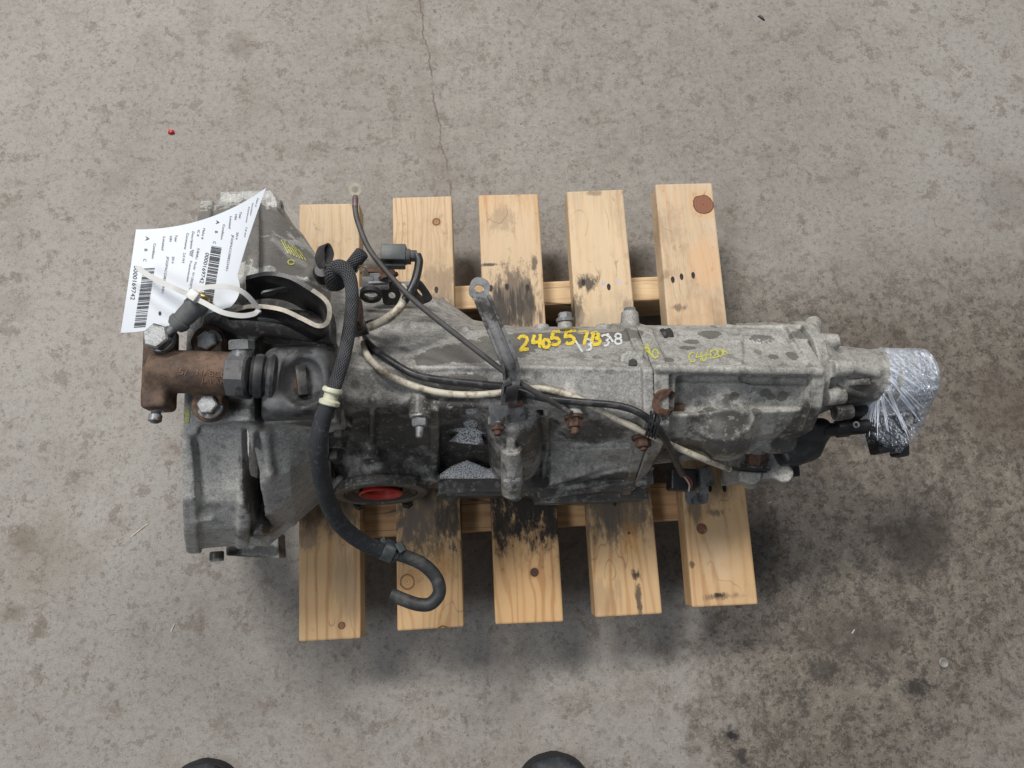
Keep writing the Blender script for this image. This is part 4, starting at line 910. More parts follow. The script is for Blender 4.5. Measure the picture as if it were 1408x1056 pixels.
# ------------------------------------------------------------------ black strap hanger standing on the bell housing
def ribbon(name, top, bot, th, mat, parent, per=6, slots=(), edge_mat=None):
    t_ = catmull([P(*q) for q in top], per); b_ = catmull([P(*q) for q in bot], per); n = len(t_)
    rings = []
    for i in range(n):
        tg = (t_[min(i+1, n-1)]-t_[max(i-1, 0)]).normalized(); up = (t_[i]-b_[i]).normalized(); nr = tg.cross(up).normalized()*th/2
        rings.append([b_[i]-nr, t_[i]-nr, t_[i]+nr, b_[i]+nr])
    bm = bmesh.new(); add_rings(bm, rings)
    me = from_bm(bm, SH); me.materials.append(mat)
    if edge_mat:
        me.materials.append(edge_mat)
        for pl in me.polygons:
            zs = [me.vertices[v].co.z for v in pl.vertices]; n4 = len(pl.vertices) == 4
            if n4 and pl.normal.z > 0.75 and pl.index//4 < 47: pl.material_index = 1
    return link(name, me, mat, parent)
TOPE = [(312, 430, .468), (345, 421, .485), (385, 425, .492), (415, 438, .492), (437, 448, .492), (450, 443, .492), (453, 425, .492), (446, 411, .492), (425, 396, .494), (398, 381, .494), (368, 376, .490), (338, 382, .478)]
BOTE = [(318, 446, .432), (347, 448, .430), (385, 450, .430), (413, 460, .430), (432, 468, .430), (442, 463, .430), (444, 450, .430), (438, 436, .430), (419, 424, .430), (396, 412, .430), (368, 408, .430), (340, 412, .430)]
hang = ribbon('strap_hanger', TOPE, BOTE, .0042, m_band, trans, 6, edge_mat=m_bare)
def slot_patch(px, py, z, hl, hw, dirpx, nrm, name, mat, parent, off=.0026):
    c = PV(px, py, z); e = (PV(px+dirpx[0], py+dirpx[1], z) - c).normalized(); n = Vector(nrm).normalized(); e = (e-n*e.dot(n)).normalized(); u = n.cross(e); c = c + n*off
    bm = bmesh.new(); ring = []
    for k in range(24):
        t = 2*math.pi*k/24; ring.append(c + e*(hl*math.copysign(1, math.cos(t)) if abs(math.cos(t)) > 1e-6 else 0) + e*hw*math.cos(t) + u*hw*math.sin(t))
    add_rings(bm, [[q - n*.002 for q in ring], ring]); return obj(name, bm, mat, parent)
slot_patch(384, 397, .466, .013, .0045, (10, 3), (.25, -1, .15), 'slot', m_brk, hang, .0030)
slot_patch(375, 436, .458, .011, .003, (10, 2), (-.1, -1, .15), 'slot', m_steel, hang, .0040)
# ------------------------------------------------------------------ hoses
H = lambda L: [P(*q) for q in L]
tube('braided_hose', H([(462, 392, .440), (459, 377, .452), (466, 368, .460), (477, 374, .466), (483, 392, .468), (484, 420, .468), (480, 455, .468), (473, 490, .470), (464, 520, .470), (457, 538, .470)]), lambda t: .0064 + .0036*max(0, 1-t*2.2), m_braid, trans, 22, 10)
bm = bmesh.new(); add_box(bm, P(491, 428, .415), (.0035, .018, .022), Matrix.Rotation(.1, 3, 'Z'), .0012); obj('hose_plate', bm, m_rust, trans)
bm = bmesh.new(); add_box(bm, P(492, 452, .40), (.010, .006, .010), Matrix.Rotation(.2, 3, 'Z'), .002); obj('cable_guide', bm, m_black, trans)
tube('hose_stub', H([(470, 384, .425), (479, 372, .440), (489, 359, .447), (500, 345, .452)]), lambda t: .0072*(1 if t < .93 else max(.35, math.sqrt(max(0, 1-((t-.93)/.072)**2)))), m_braid, trans, 18, 12)
rng_ = random.Random(3)
for i in range(9):                                    # frayed wire ends of the braid
    a = P(494+rng_.uniform(-4, 4), 366+rng_.uniform(-8, 12), .447); b = a + np.array([rng_.uniform(.002, .008), rng_.uniform(-.006, .006), rng_.uniform(0, .006)])
    tube('frayed_strand', [a, (a+b)/2+np.array([0, 0, .002]), b], .0005, m_bare, trans, 5, 3)
cp = [P(458, 533, .470), P(452, 557, .466)]; ax = cp[1]-cp[0]; L = np.linalg.norm(ax); bm = bmesh.new()
add_lathe(bm, cp[0], ax, [(0, .0085), (.0015, .0095), (.004, .0095), (.006, .0068), (L-.006, .0068), (L-.004, .0098), (L-.001, .0098), (L, .0088)], 24); obj('hose_coupling', bm, m_cream, trans)
LH = [(453, 553, .467), (444, 575, .460), (438, 610, .445), (441, 650, .415), (452, 692, .370), (472, 725, .330), (503, 748, .300), (532, 758, .285), (545, 763, .280)]
tube('long_hose', H(LH), lambda t: .0078 + .0014*min(1, t*2), m_hose, trans, 22, 10)
TH_ = [(533, 758, .285), (560, 766, .275), (583, 777, .268), (600, 795, .262), (604, 815, .258), (592, 830, .256), (575, 831, .256), (556, 825, .257), (537, 817, .258)]
tube('thin_hose', H(TH_), .0078, m_rub, trans, 20, 10, .58)
a, b = P(526, 754, .286), P(549, 763, .280); ax = b-a; L = np.linalg.norm(ax); bm = bmesh.new()
add_lathe(bm, a, ax, [(0, .0118), (.001, .0125), (L*.62, .0125), (L*.65, .0118)], 28); clampo = obj('hose_clamp', bm, m_conn, trans)
bm = bmesh.new(); add_box(bm, P(551, 752, .289), (.004, .006, .005), Matrix.Rotation(.5, 3, 'Z'), .001); add_box(bm, P(528, 744, .29), (.003, .004, .004), Matrix.Rotation(.5, 3, 'Z'), .001); obj('clamp_ear', bm, m_conn, clampo)
# clip loop beside the hose stub
pts = [P(446 + 6.5*math.cos(t), 352 + 15*math.sin(t), .40 + .012*math.sin(t)) for t in np.linspace(0, 2*math.pi, 22, endpoint=False)]
bm = bmesh.new(); rings = []
for i, p in enumerate(pts):
    c = Vector(p); o_ = (c - PV(446, 352, .40)).normalized(); zz = Vector((.75, 0, .6)).normalized()*.006
    rings.append([c-zz-o_*.0016, c+zz-o_*.0016, c+zz+o_*.0016, c-zz+o_*.0016])
add_rings(bm, rings, closed=True); lp = obj('hose_clip', bm, m_band, trans)
bm = bmesh.new(); add_lathe(bm, P(447, 378, .365), (0, 0, 1), [(0, .012), (.010, .0115), (.016, .008)], 20); obj('clip_base', bm, m_band, trans)
# ------------------------------------------------------------------ cables
up = lambda pts, d: [surf(px, py) + np.array([0, 0, d]) for px, py in pts]
def over(pts, d, k=3):
    """points on the castings lifted by d, heights smoothed so the cable bridges hollows"""
    q = [surf(px, py) for px, py in pts]; z = np.array([p[2] for p in q])+d; z0 = z.copy()
    for _ in range(k):
        zz = z.copy(); zz[1:-1] = (z[:-2]+z[2:])/2; z = np.maximum(z0, zz)
    return [P(px, py, zi) for (px, py), zi in zip(pts, z)]
WL = over([(498, 462), (503, 485), (522, 507), (558, 527), (600, 539), (645, 543), (690, 541), (735, 534), (775, 541), (810, 556), (850, 577), (900, 601), (930, 615)], .0062)
WL[6][2:] += .004; WL += H([(965, 630, .305), (1003, 645, .275)])
tube('white_sleeve', WL, .0037, m_white, trans, 16, 8, .7)
tube('white_sleeve', H([(553, 394, .40), (557, 407, .405), (548, 425, .41), (527, 441, .408), (507, 450, .402)]), .0046, m_white, trans, 16, 8, .7)
BL = H([(512, 444, .400)]) + over([(494, 452), (506, 472), (532, 493), (570, 515), (610, 523), (655, 528), (700, 533), (745, 547), (800, 553), (855, 559), (890, 575)], .0062) + H([(915, 606, .345), (930, 636, .300), (938, 652, .270)])
tube('black_cable', BL, .0041, m_bcab, trans, 14, 8)
tube('black_cable', H([(574, 351, .402), (576, 362, .404), (570, 388, .408), (557, 412, .408), (535, 437, .402), (512, 446, .398)]), .0046, m_bcab, trans, 14, 8)
GL = H([(488, 283, .420), (492, 305, .421), (508, 343, .422), (540, 383, .420), (575, 418, .418), (640, 470, .414), (700, 516, .410), (742, 543, .402), (772, 560, .385)]) + [surf(784, 571) + np.array([0, 0, .012])]
tube('earth_cable', GL, .0030, m_greyc, trans, 12, 8)
tube('signal_wire', H([(1003, 645, .275), (1030, 648, .262), (1054, 649, .250)]), .0013, m_black, trans, 8)
tube('signal_wire', H([(1003, 644, .277), (1030, 645, .268), (1058, 646, .255)]), .0013, m_black, trans, 8)
tube('signal_wire', H([(938, 651, .270), (946, 656, .255), (951, 664, .240), (950, 672, .228)]), .0012, m_redw, trans, 8)
tube('signal_wire', H([(937, 652, .270), (944, 659, .255), (948, 667, .240), (947, 675, .228)]), .0012, m_white, trans, 8)
# coil of wire binding cable and sleeve
cpts = []
for i in range(61):
    t = i/60; ang = t*2*math.pi*4.2; base = surf(889+18*t, 583+5*t) + np.array([0, 0, .004]); u = np.array([.25, .80, .15])*.0150; v = np.array([0, .25, 1.0])*.0095
    cpts.append(base + u*math.cos(ang) + v*math.sin(ang))
link('binding_coil', tube_mesh(cpts, .0013, 6, 1, False), m_black, trans)
# ring terminal and crimp
bm = bmesh.new(); c = PV(488.5, 261, .420); fr = frame((0, -.25, 1)); n = 28
o1 = [c + fr @ Vector((.0070*math.cos(2*math.pi*k/n), .0070*math.sin(2*math.pi*k/n), 0)) for k in range(n)]; i1 = [c + fr @ Vector((.0034*math.cos(2*math.pi*k/n), .0034*math.sin(2*math.pi*k/n), 0)) for k in range(n)]
dz = fr @ Vector((0, 0, .0008)); add_rings(bm, [[q-dz for q in i1], [q-dz for q in o1], [q+dz for q in o1], [q+dz for q in i1]], closed=True)
term = obj('ring_terminal', bm, simple('tinned_copper', (.42, .39, .31), .35, .6, .15, 100), trans)
bm = bmesh.new(); a, b = P(488.5, 269, .4195), P(488.5, 286, .420); add_lathe(bm, a, b-a, [(0, .0022), (.003, .0032), (.013, .0032)], 10); obj('crimp_barrel', bm, simple('crimp', (.13, .085, .09), .5, .2), term)
# ------------------------------------------------------------------ plug connector
con = empty('plug_connector', PV(545, 355, .395) - trans.location); con.parent = trans
rz = Matrix.Rotation(-.04, 3, 'Z')
bm = bmesh.new(); add_box(bm, P(542, 350, .400), (.0135, .0090, .0090), rz, .0016); add_box(bm, P(543, 364, .396), (.011, .0035, .006), rz, .001); add_box(bm, P(538, 341, .401), (.008, .0018, .0060), rz, .0008); obj('housing', bm, m_conn, con)
bm = bmesh.new(); add_box(bm, P(559, 353, .400), (.0045, .0065, .0072), rz, .001); add_box(bm, P(566, 352, .400), (.006, .0048, .0055), rz, .001); obj('latch', bm, m_black, con)
# ------------------------------------------------------------------ far side brackets: eyelet, tabs, rusty nut
def holed(name, c, nrm, outline, hole, th, mat, parent, up=(0, 1, 0), n=28):
    """plate with a round/oval hole; outline(angle)->radius, hole=(a,b)"""
    c = Vector(c); fr = frame(nrm, up); bm = bmesh.new(); o1, i1 = [], []
    for k in range(n):
        t = 2*math.pi*k/n; r = outline(t); o1.append(c + fr @ Vector((r*math.cos(t), r*math.sin(t), 0))); i1.append(c + fr @ Vector((hole[0]*math.cos(t), hole[1]*math.sin(t), 0)))
    d = fr @ Vector((0, 0, th/2)); add_rings(bm, [[q-d for q in i1], [q-d for q in o1], [q+d for q in o1], [q+d for q in i1]], closed=True)
    return obj(name, bm, mat, parent)
def sq(a, b, p=5.0): return lambda t: 1/((abs(math.cos(t))/a)**p + (abs(math.sin(t))/b)**p)**(1/p)
holed('eyelet', P(510, 405, .33), (0, -.95, .32), lambda t: .0128, (.0085, .0085), .006, m_band, trans)
bm = bmesh.new(); add_box(bm, P(506, 392, .325), (.0065, .010, .0015), Matrix.Rotation(.35, 3, 'X'), .0007); obj('eyelet_arm', bm, m_brk, trans)
holed('tab_plate', P(539, 406, .31), (0, -.8, .5), sq(.012, .014), (.0042, .0058), .003, m_band, trans)
holed('tab_plate', P(577, 402, .31), (-.5, -.7, .5), sq(.013, .015), (.0035, .0055), .003, m_band, trans)
bm = bmesh.new(); add_box(bm, P(552, 391, .318), (.022, .003, .002), None, .0007); obj('bracket_arm', bm, m_brk, trans)
bm = bmesh.new(); add_box(bm, P(522, 387, .325), (.011, .010, .002), Matrix.Rotation(.3, 3, 'X'), .0008); add_box(bm, P(520, 392, .318), (.010, .0015, .010), None, .0006); obj('angle_bracket', bm, m_brk, trans)
bolt(0, 0, (-.3, 1, .2), at=P(534, 380, .325), r=.010, h=.011, wr=.012, stud=.010, sr=.0055, mat=m_rust, name='stud_nut')
bm = bmesh.new(); add_box(bm, P(525, 374, .322), (.016, .0022, .004), Matrix.Rotation(-.1, 3, 'Z'), .001); obj('rusty_strip', bm, m_rust, trans)
# ------------------------------------------------------------------ stay bracket over the top cover
stay = empty('stay_bracket', PV(690, 470, .40) - trans.location); stay.parent = trans
path = catmull(H([(660, 402, .428), (666, 418, .428), (680, 450, .426), (693, 482, .424), (701, 503, .420), (703, 522, .410), (700, 545, .396), (700, 556, .388)]), 6)
def strip(path, w0, w1, th, lift=0.0):
    n = len(path); rings = []
    for i, c in enumerate(path):
        tg = (path[min(i+1, n-1)]-path[max(i-1, 0)]).normalized(); sd = tg.cross(Vector((0, 0, 1))).normalized(); u = sd.cross(tg)
        a, b = w0(i/(n-1)), w1(i/(n-1)); c = c+u*lift
        rings.append([c-sd*a-u*th/2, c-sd*a+u*th/2, c+sd*b+u*th/2, c+sd*b-u*th/2])
    bm = bmesh.new(); add_rings(bm, rings); return bm
obj('stay_plate', strip(path, lambda t: .0085, lambda t: .0085, .0028), m_brk, stay)
obj('stay_flange', strip([p+Vector((0, 0, .0035)) for p in path[4:36]], lambda t: .0088, lambda t: -.0052, .007), m_brk, stay)
obj('stay_flange', strip([p+Vector((0, 0, .003)) for p in path[4:36]], lambda t: -.0062, lambda t: .0088, .006), m_brk, stay)
holed('stay_eye', P(659, 397, .428), (0, -.1, 1), sq(.0105, .0115, 2.6), (.0052, .0038), .0028, m_brk, stay, up=(.35, 1, 0))
bm = bmesh.new(); add_box(bm, surf(697, 566)+np.array([0, -.002, .006]), (.019, .012, .0025), Matrix.Rotation(.12, 3, 'Z') @ Matrix.Rotation(.55, 3, 'X'), .0015); obj('foot_plate', bm, m_brk, stay)
bm = bmesh.new(); add_box(bm, surf(708, 556)+np.array([0, -.001, .008]), (.008, .004, .0018), Matrix.Rotation(.12, 3, 'Z') @ Matrix.Rotation(.55, 3, 'X'), .001); obj('rust_patch', bm, m_rust, stay)
# cable clip on the stay
pts = [P(704, 534, .402) + np.array([.004*math.cos(t)*.3, .0115*math.cos(t), .010*math.sin(t)]) for t in np.linspace(0, 2*math.pi, 20, endpoint=False)]
bm = bmesh.new(); rings = []
for p in pts:
    c = Vector(p); o_ = (c - PV(704, 534, .402)).normalized(); zz = Vector((1, .25, 0)).normalized()*.0065
    rings.append([c-zz-o_*.0012, c+zz-o_*.0012, c+zz+o_*.0018, c-zz+o_*.0018])
add_rings(bm, rings, closed=True); obj('cable_clip', bm, m_black, trans)
bm = bmesh.new(); add_box(bm, P(697, 527, .410), (.0045, .004, .005), Matrix.Rotation(.3, 3, 'Z'), .001); obj('clip_lock', bm, m_black, trans)
# ------------------------------------------------------------------ axle oil seal and switch block at the lower side
bm = bmesh.new(); prof = [(-.012, .043), (-.003, .0445), (-.001, .042), (-.003, .036), (-.006, .034), (-.006, .0265)]
add_lathe(bm, AXC, AXN, prof, 40, cap0=False, cap1=False); sealo = obj('axle_seal', bm, m_black, trans)
sw2 = empty('position_switch', PV(940, 668, .21) - trans.location); sw2.parent = trans
bm = bmesh.new(); add_box(bm, P(936, 660, .215), (.016, .014, .014), Matrix.Rotation(-.1, 3, 'Z'), .004, 3); obj('switch_body', bm, m_black, sw2)
holed('switch_plate', P(958, 676, .195), (.05, -.25, 1), sq(.0150, .0165, 6), (.0034, .003), .003, m_brk, sw2)
bm = bmesh.new(); add_box(bm, P(966, 656, .205), (.010, .013, .008), Matrix.Rotation(.2, 3, 'Z') @ Matrix.Rotation(.5, 3, 'Y'), .002); obj('switch_arm', bm, m_brk, sw2)
# ------------------------------------------------------------------ black rear linkage and shift rod with joint
lk = Field((.355, .060, .150), (.475, .165, .295), .0018)
lk.prism([P(1068, 586, .25), P(1128, 578, .25), P(1142, 596, .25), P(1128, 622, .25), P(1102, 638, .25), P(1078, 640, .25), P(1064, 615, .25)], .17, .262, 0, False, .010)
lk.cap(P(1092, 592, .262), P(1128, 590, .262), .016, .014, .008); lk.cap(P(1088, 622, .24), P(1112, 618, .24), .014, .014, .01)
lk.box(P(1086, 648, .20), (.007, .008, .016), None, .003)
FIELDS.append(lk); cast_obj('linkage_cover', lk, m_black, trans, rough=.0006)
m_blk2 = simple('black_painted_rod', (.012, .012, .014), .34, .1, .3, 80, .2, 300)
rodp = empty('shift_rod', PV(1170, 587, .265) - trans.location); rodp.parent = trans
bm = bmesh.new(); a, b = P(1130, 592, .268), P(1196, 586, .268); d = (b-a)/np.linalg.norm(b-a)
add_lathe(bm, a, d, [(0, .0085), (.016, .0085), (.018, .0105), (.032, .0105), (.034, .009), (np.linalg.norm(b-a), .009)], 20); obj('rod', bm, m_blk2, rodp)
holed('pin_eye', P(1177, 584, .283), (0, -.1, 1), lambda t: .0040, (.0022, .0022), .002, m_steel, rodp)
bm = bmesh.new(); add_lathe(bm, P(1168, 568, .255), (0, .25, 1), [(0, .014), (.022, .014), (.026, .010)], 20); obj('damper', bm, m_black, rodp)
bm = bmesh.new(); add_box(bm, P(1205, 600, .262), (.008, .022, .013), Matrix.Rotation(.1, 3, 'Z'), .004); add_box(bm, P(1220, 592, .275), (.016, .018, .005), None, .002); obj('yoke', bm, m_blk2, rodp)
bm = bmesh.new(); add_box(bm, P(1236, 604, .262), (.007, .022, .012), Matrix.Rotation(-.12, 3, 'Z'), .004); obj('yoke', bm, m_blk2, rodp)
bm = bmesh.new(); add_lathe(bm, P(1246, 577, .262), (-.05, -.1, 1), [(0, .0125), (.018, .0125), (.020, .0115), (.0195, .0065), (.012, .006)], 24, cap1=True); bush = obj('bushing', bm, m_brk, rodp)
holed('bushing_ring', P(1246, 576, .2835), (-.05, -.1, 1), lambda t: .0082, (.0045, .0045), .0025, m_bare, bush)
bm = bmesh.new(); add_lathe(bm, P(1252, 519, .286), (1, .02, 0), [(0, .034), (.012, .033), (.016, .030)], 30); add_lathe(bm, P(1262, 519, .286), (1, .02, 0), [(0, .018), (.014, .018)], 24); obj('output_yoke', bm, m_brk, trans)
# ------------------------------------------------------------------ things laid on or tied to the gearbox
# red plastic plug in the axle seal
bm = bmesh.new(); add_lathe(bm, AXC, AXN, [(-.020, .0210), (-.005, .0215), (-.003, .0262), (-.001, .0268), (.000, .0255), (-.002, .0235), (-.013, .0205), (-.0145, .004)], 40)
plug = obj('protective_plug', bm, simple('red_plastic', (.33, .026, .018), .4, 0, .12, 40, .1, 200, (.22, .03, .02), .2, 40))
set_props(plug, 'red plastic plug pressed into the black axle seal', 'plug')

# printed paper tag
def bez(t, p): return p[0]*(1-t)**3 + 3*p[1]*t*(1-t)**2 + 3*p[2]*t*t*(1-t) + p[3]*t**3
NU, NV = 40, 30
def tag_pt(u, v):
    """u left->right, v top->bottom (as it lies)"""
    top = [np.array(q, float) for q in ((187, 315.5, .480), (262, 316, .478), (322, 290, .487), (366, 258, .515))]
    mid = [np.array(q, float) for q in ((177, 385, .486), (238, 387, .484), (292, 372, .490), (334, 352, .496))]
    bot = [np.array(q, float) for q in ((166, 457.5, .484), (222, 457, .482), (268, 435, .486), (317, 422, .4885))]
    a, m, b = bez(u, top), bez(u, mid), bez(u, bot)
    c = a*(1-v)*(1-2*v) + m*4*v*(1-v) + b*v*(2*v-1); c = c.copy()
    if u > .82 and v > .68: c[0] += 14*((u-.82)/.18)*((v-.68)/.32)*(1-((v-.68)/.32))*2.4
    return P(*c)
grid = [[tag_pt(i/NU, j/NV) for j in range(NV+1)] for i in range(NU+1)]
bm = bmesh.new(); vsg = [[bm.verts.new(Vector(p)) for p in r] for r in grid]
for i in range(NU):
    for j in range(NV): bm.faces.new((vsg[i][j], vsg[i][j+1], vsg[i+1][j+1], vsg[i+1][j]))
for f in bm.faces: f.normal_update()
BV_TAG = BVHTree.FromBMesh(bm)
up_ok = sum(f.normal.z for f in bm.faces) > 0
ext = bmesh.ops.extrude_face_region(bm, geom=list(bm.faces))
for v in [g for g in ext['geom'] if isinstance(g, bmesh.types.BMVert)]: v.co.z -= .0004
t = NT('white_paper'); n = t.noise(t.obj(), 60, 3); m_paper = t.done(t.mix(n, (.55, .585, .64), (.60, .635, .69)), .55, 0, t.bump(t.noise(t.obj(), 300, 2), .05, .0005))
tagr = obj('paper_tag', bm, m_paper)
set_props(tagr, 'white printed paper tag with two barcodes held by a zip tie', 'paper tag')
m_ink = simple('black_ink', (.012, .012, .014), .6, 0, .1, 50, 0); m_ink2 = simple('grey_ink', (.035, .035, .042), .6, 0, .1, 50, 0)
def hit(bvh, px, py, off):
    d = ray(px, py); loc, nr, _, _ = bvh.ray_cast(Vector(CAM), Vector(d))
    if loc is None: return None
    if nr.dot(Vector(d)) > 0: nr = -nr
    return loc + nr*off
def quad_mesh(polys, bvh, off, sub=1):
    bm = bmesh.new()
    for q in polys:
        pts = [hit(bvh, x, y, off) for x, y in q]
        if any(p is None for p in pts): continue
        bm.faces.new([bm.verts.new(p) for p in pts])
    return bm
def text_tris(s):
    cu = bpy.data.curves.new('t', 'FONT'); cu.body = s; cu.size = 1.0; cu.resolution_u = 3
    o = bpy.data.objects.new('t', cu); COL.objects.link(o); dg = bpy.context.evaluated_depsgraph_get(); dg.update()
    ev = o.evaluated_get(dg); me = ev.to_mesh(); me.calc_loop_triangles()
    vs_ = [(v.co.x, v.co.y) for v in me.vertices]; tr = [tuple(l.vertices) for l in me.loop_triangles]
    ev.to_mesh_clear(); bpy.data.objects.remove(o); bpy.data.curves.remove(cu)
    return vs_, tr
def text_on(bvh, s, a, b, size, off=.0004, name='lettering', mat=None, parent=None, up=None, thick=0.0):
    """text whose baseline starts at photo point a and heads to b, letters `size` px high, written across the surface"""
    vs_, tr = text_tris(s)
    if not vs_: return
    d = np.array(b, float)-np.array(a, float); L = np.linalg.norm(d); d /= L
    n = np.array([d[1], -d[0]]) if up is None else np.array(up, float)
    w = max(x for x, _ in vs_); sx = L/w if w else size; sy = size/.72
    pts = [hit(bvh, a[0]+d[0]*x*sx+n[0]*y*sy, a[1]+d[1]*x*sx+n[1]*y*sy, off) for x, y in vs_]
    bm = bmesh.new(); bv = [bm.verts.new(p) if p is not None else None for p in pts]
    for t_ in tr:
        if all(bv[i] is not None for i in t_):
            try: bm.faces.new([bv[i] for i in t_])
            except ValueError: pass
    if thick:
        ext = bmesh.ops.extrude_face_region(bm, geom=list(bm.faces))
    return obj(name, bm, mat, parent, smooth=False)
def tx(s, x0, y0, x1, y1, size, mat=m_ink2): text_on(BV_TAG, s, (x0, y0), (x1, y1), size, mat=mat, parent=tagr)
# left label
tx('A', 200.5, 325, 200, 331, 5.5, m_ink); tx('B', 199, 341.5, 198.5, 345.5, 4.2); tx('C', 197.5, 355.5, 197, 359.5, 4.2)
tx('Condition', 211.5, 334.5, 208.5, 355.5, 3.6); tx('Located', 224.5, 325, 222, 344, 3.6); tx('VIN', 233.5, 324, 233, 332, 3.4); tx('Year', 241, 323, 240, 333, 3.6)
tx('2014', 237, 352.5, 236, 362, 3.2); tx('JF2GPACC0E8223451', 229.5, 353, 222, 403, 3.2)
tx('0000169742', 184.5, 365, 179.5, 412, 6.0, m_ink)
# middle block
tx('Comments   2.0 MT', 257, 320, 250, 362, 3.2); tx('Description  MT', 264.5, 318, 260, 352, 3.2); tx('IC #', 272, 316, 271, 325, 3.2); tx('Make #', 279.5, 313.5, 277, 329, 3.2)
tx('5MT   Transmission', 264, 343, 256.5, 387, 3.0); tx('SUBARU   Model   XV CROSSTREK', 272, 341, 259, 403, 3.0)
# right label
tx('A', 297.5, 303, 297, 308, 5.0, m_ink); tx('B', 296, 317, 295.5, 320.5, 4.0); tx('C', 293.5, 331.5, 293, 335, 4.0)
tx('Condition', 307, 308, 303.5, 329, 3.2); tx('Located', 316.5, 297, 314.5, 314, 3.2); tx('VIN', 323.5, 294, 322.5, 302, 3.0); tx('Year', 330, 291, 328.5, 301, 3.2)
tx('JF2GPACC0E8223451', 319, 323, 310.5, 372, 3.0); tx('2014', 325.5, 319, 324, 329, 3.0); tx('0000169742', 283, 347, 274.5, 389, 5.4, m_ink)
tx('Description', 347, 279, 344, 296, 2.2); tx('Comments', 342, 284, 338, 306, 2.2); tx('Make #', 354, 272, 351, 284, 2.2); tx('2.0 MT', 338.5, 312, 335, 326, 2.2)
def barcode(x0, y0, x1, y1, w0, w1, seed, n=46):
    """bars crossing from right to left, stacked from (x0,y0) down to (x1,y1)"""
    rg = random.Random(seed); polys = []; s = 0.0; runs = [rg.choice((1, 1, 2, 3)) for _ in range(2*n)]; tot = sum(runs); acc = 0
    for i, r_ in enumerate(runs):
        if i % 2 == 0:
            a, b = acc/tot, (acc+r_)/tot
            q = [(x0+(x1-x0)*v - w, y0+(y1-y0)*v + dy) for v, w, dy in ((a, 0, 0), (a, w0, -w1), (b, w0, -w1), (b, 0, 0))]
            polys.append(q)
        acc += r_
    obj('barcode', quad_mesh(polys, BV_TAG, .0004), m_ink, tagr, smooth=False)
barcode(213, 368.5, 200, 450, 16, -1.0, 5); barcode(305, 340.5, 292, 419, 14, 2.5, 8)
bm = quad_mesh([[(220+2*math.cos(k), 431+3*math.sin(k)) for k in np.linspace(0, 6.28, 10)[:-1]]], BV_TAG, .0004); obj('punch_mark', bm, m_ink, tagr, smooth=False)

# nylon zip tie
def nylon():
    t = NT('nylon'); t.b.inputs['Subsurface Weight'].default_value = .3; t.b.inputs['Subsurface Radius'].default_value = (.004, .004, .004)
    return t.done((.58, .58, .57), .35)
m_ny = nylon()
tie = empty('zip_tie', PV(266, 408, .49)); set_props(tie, 'translucent white nylon zip tie knotted through the paper tag', 'zip tie')
def strap(name, pts, w, th, parent, wd=None):
    path = catmull([P(*q) for q in pts], 8); n = len(path); rings = []
    for i, c in enumerate(path):
        tg = (path[min(i+1, n-1)]-path[max(i-1, 0)]).normalized(); ref = Vector((0, -.25, 1)); sd = tg.cross(ref).normalized(); u = sd.cross(tg)
        k = .35 + .65*min(1, i/2.0) if name == 'tie_tail' else 1
        rings.append([c-sd*w*k-u*th, c-sd*w*k+u*th, c+sd*w*k+u*th, c+sd*w*k-u*th])
    bm = bmesh.new(); add_rings(bm, rings); return obj(name, bm, m_ny, parent)
strap('tie_tail', [(187, 366, .5005), (205, 379, .506), (235, 394, .510), (264, 407, .506)], .0024, .0008, tie)
strap('tie_loop', [(264, 405, .506), (276, 397, .509), (295, 394, .510), (318, 395, .510), (336, 403, .506), (352, 420, .494), (356, 430, .484)], .0022, .0007, tie)
strap('tie_loop', [(266, 409, .506), (282, 417, .508), (305, 429, .508), (330, 434, .504), (348, 432, .498), (356, 427, .490)], .0023, .0007, tie)
bm = bmesh.new(); add_box(bm, P(266, 407, .508), (.0048, .0044, .0038), Matrix.Rotation(-.6, 3, 'Z'), .001); obj('tie_head', bm, m_ny, tie)

# stretch film round the tail
def film_material():
    t = NT('stretch_film'); p = t.pos()
    q = t.mapv(p, (1, 1, 1), rot=(0, .2, .95)); st = t.noise(t.mapv(q, (40, 420, 60)), 1, 4, .65, .6); st2 = t.noise(t.mapv(p, (420, 60, 60), rot=(0, 0, .35)), 1, 4, .65, .4); cr = t.noise(p, 130, 5, .7, 1.2)
    h = t.m_('ADD', t.m_('MULTIPLY', st, .7), t.m_('ADD', t.m_('MULTIPLY', st2, .5), t.m_('MULTIPLY', cr, .5)))
    nb = t.bump(h, .9, .006)
    gl = t.node('ShaderNodeBsdfGlossy'); gl.inputs['Color'].default_value = (.95, .97, 1, 1); gl.inputs['Roughness'].default_value = .08; t._in(gl, 'Normal', nb)
    df = t.node('ShaderNodeBsdfDiffuse'); df.inputs['Color'].default_value = (.76, .84, .99, 1); t._in(df, 'Normal', nb)
    tr = t.node('ShaderNodeBsdfTransparent'); tr.inputs['Color'].default_value = (.93, .95, .98, 1)
    m1 = t.node('ShaderNodeMixShader'); t._in(m1, 0, .55); t.t.links.new(df.outputs[0], m1.inputs[1]); t.t.links.new(gl.outputs[0], m1.inputs[2])
    m2 = t.node('ShaderNodeMixShader'); s = t.sep(p)
    layers = t.rng(s[1], .118, .152, .05, .55)                      # more turns of film on the round yoke end than over the joint
    fac = t.m_('ADD', layers, t.m_('MULTIPLY', t.rng(h, .80, 1.0), .45), clamp=True)
    t._in(m2, 0, fac); t.t.links.new(tr.outputs[0], m2.inputs[1]); t.t.links.new(m1.outputs[0], m2.inputs[2]); t.t.links.new(m2.outputs[0], t.out.inputs['Surface'])
    return t.m
m_film = film_material()
wf = Field((.420, .055, .210), (.580, .250, .345), .0017)
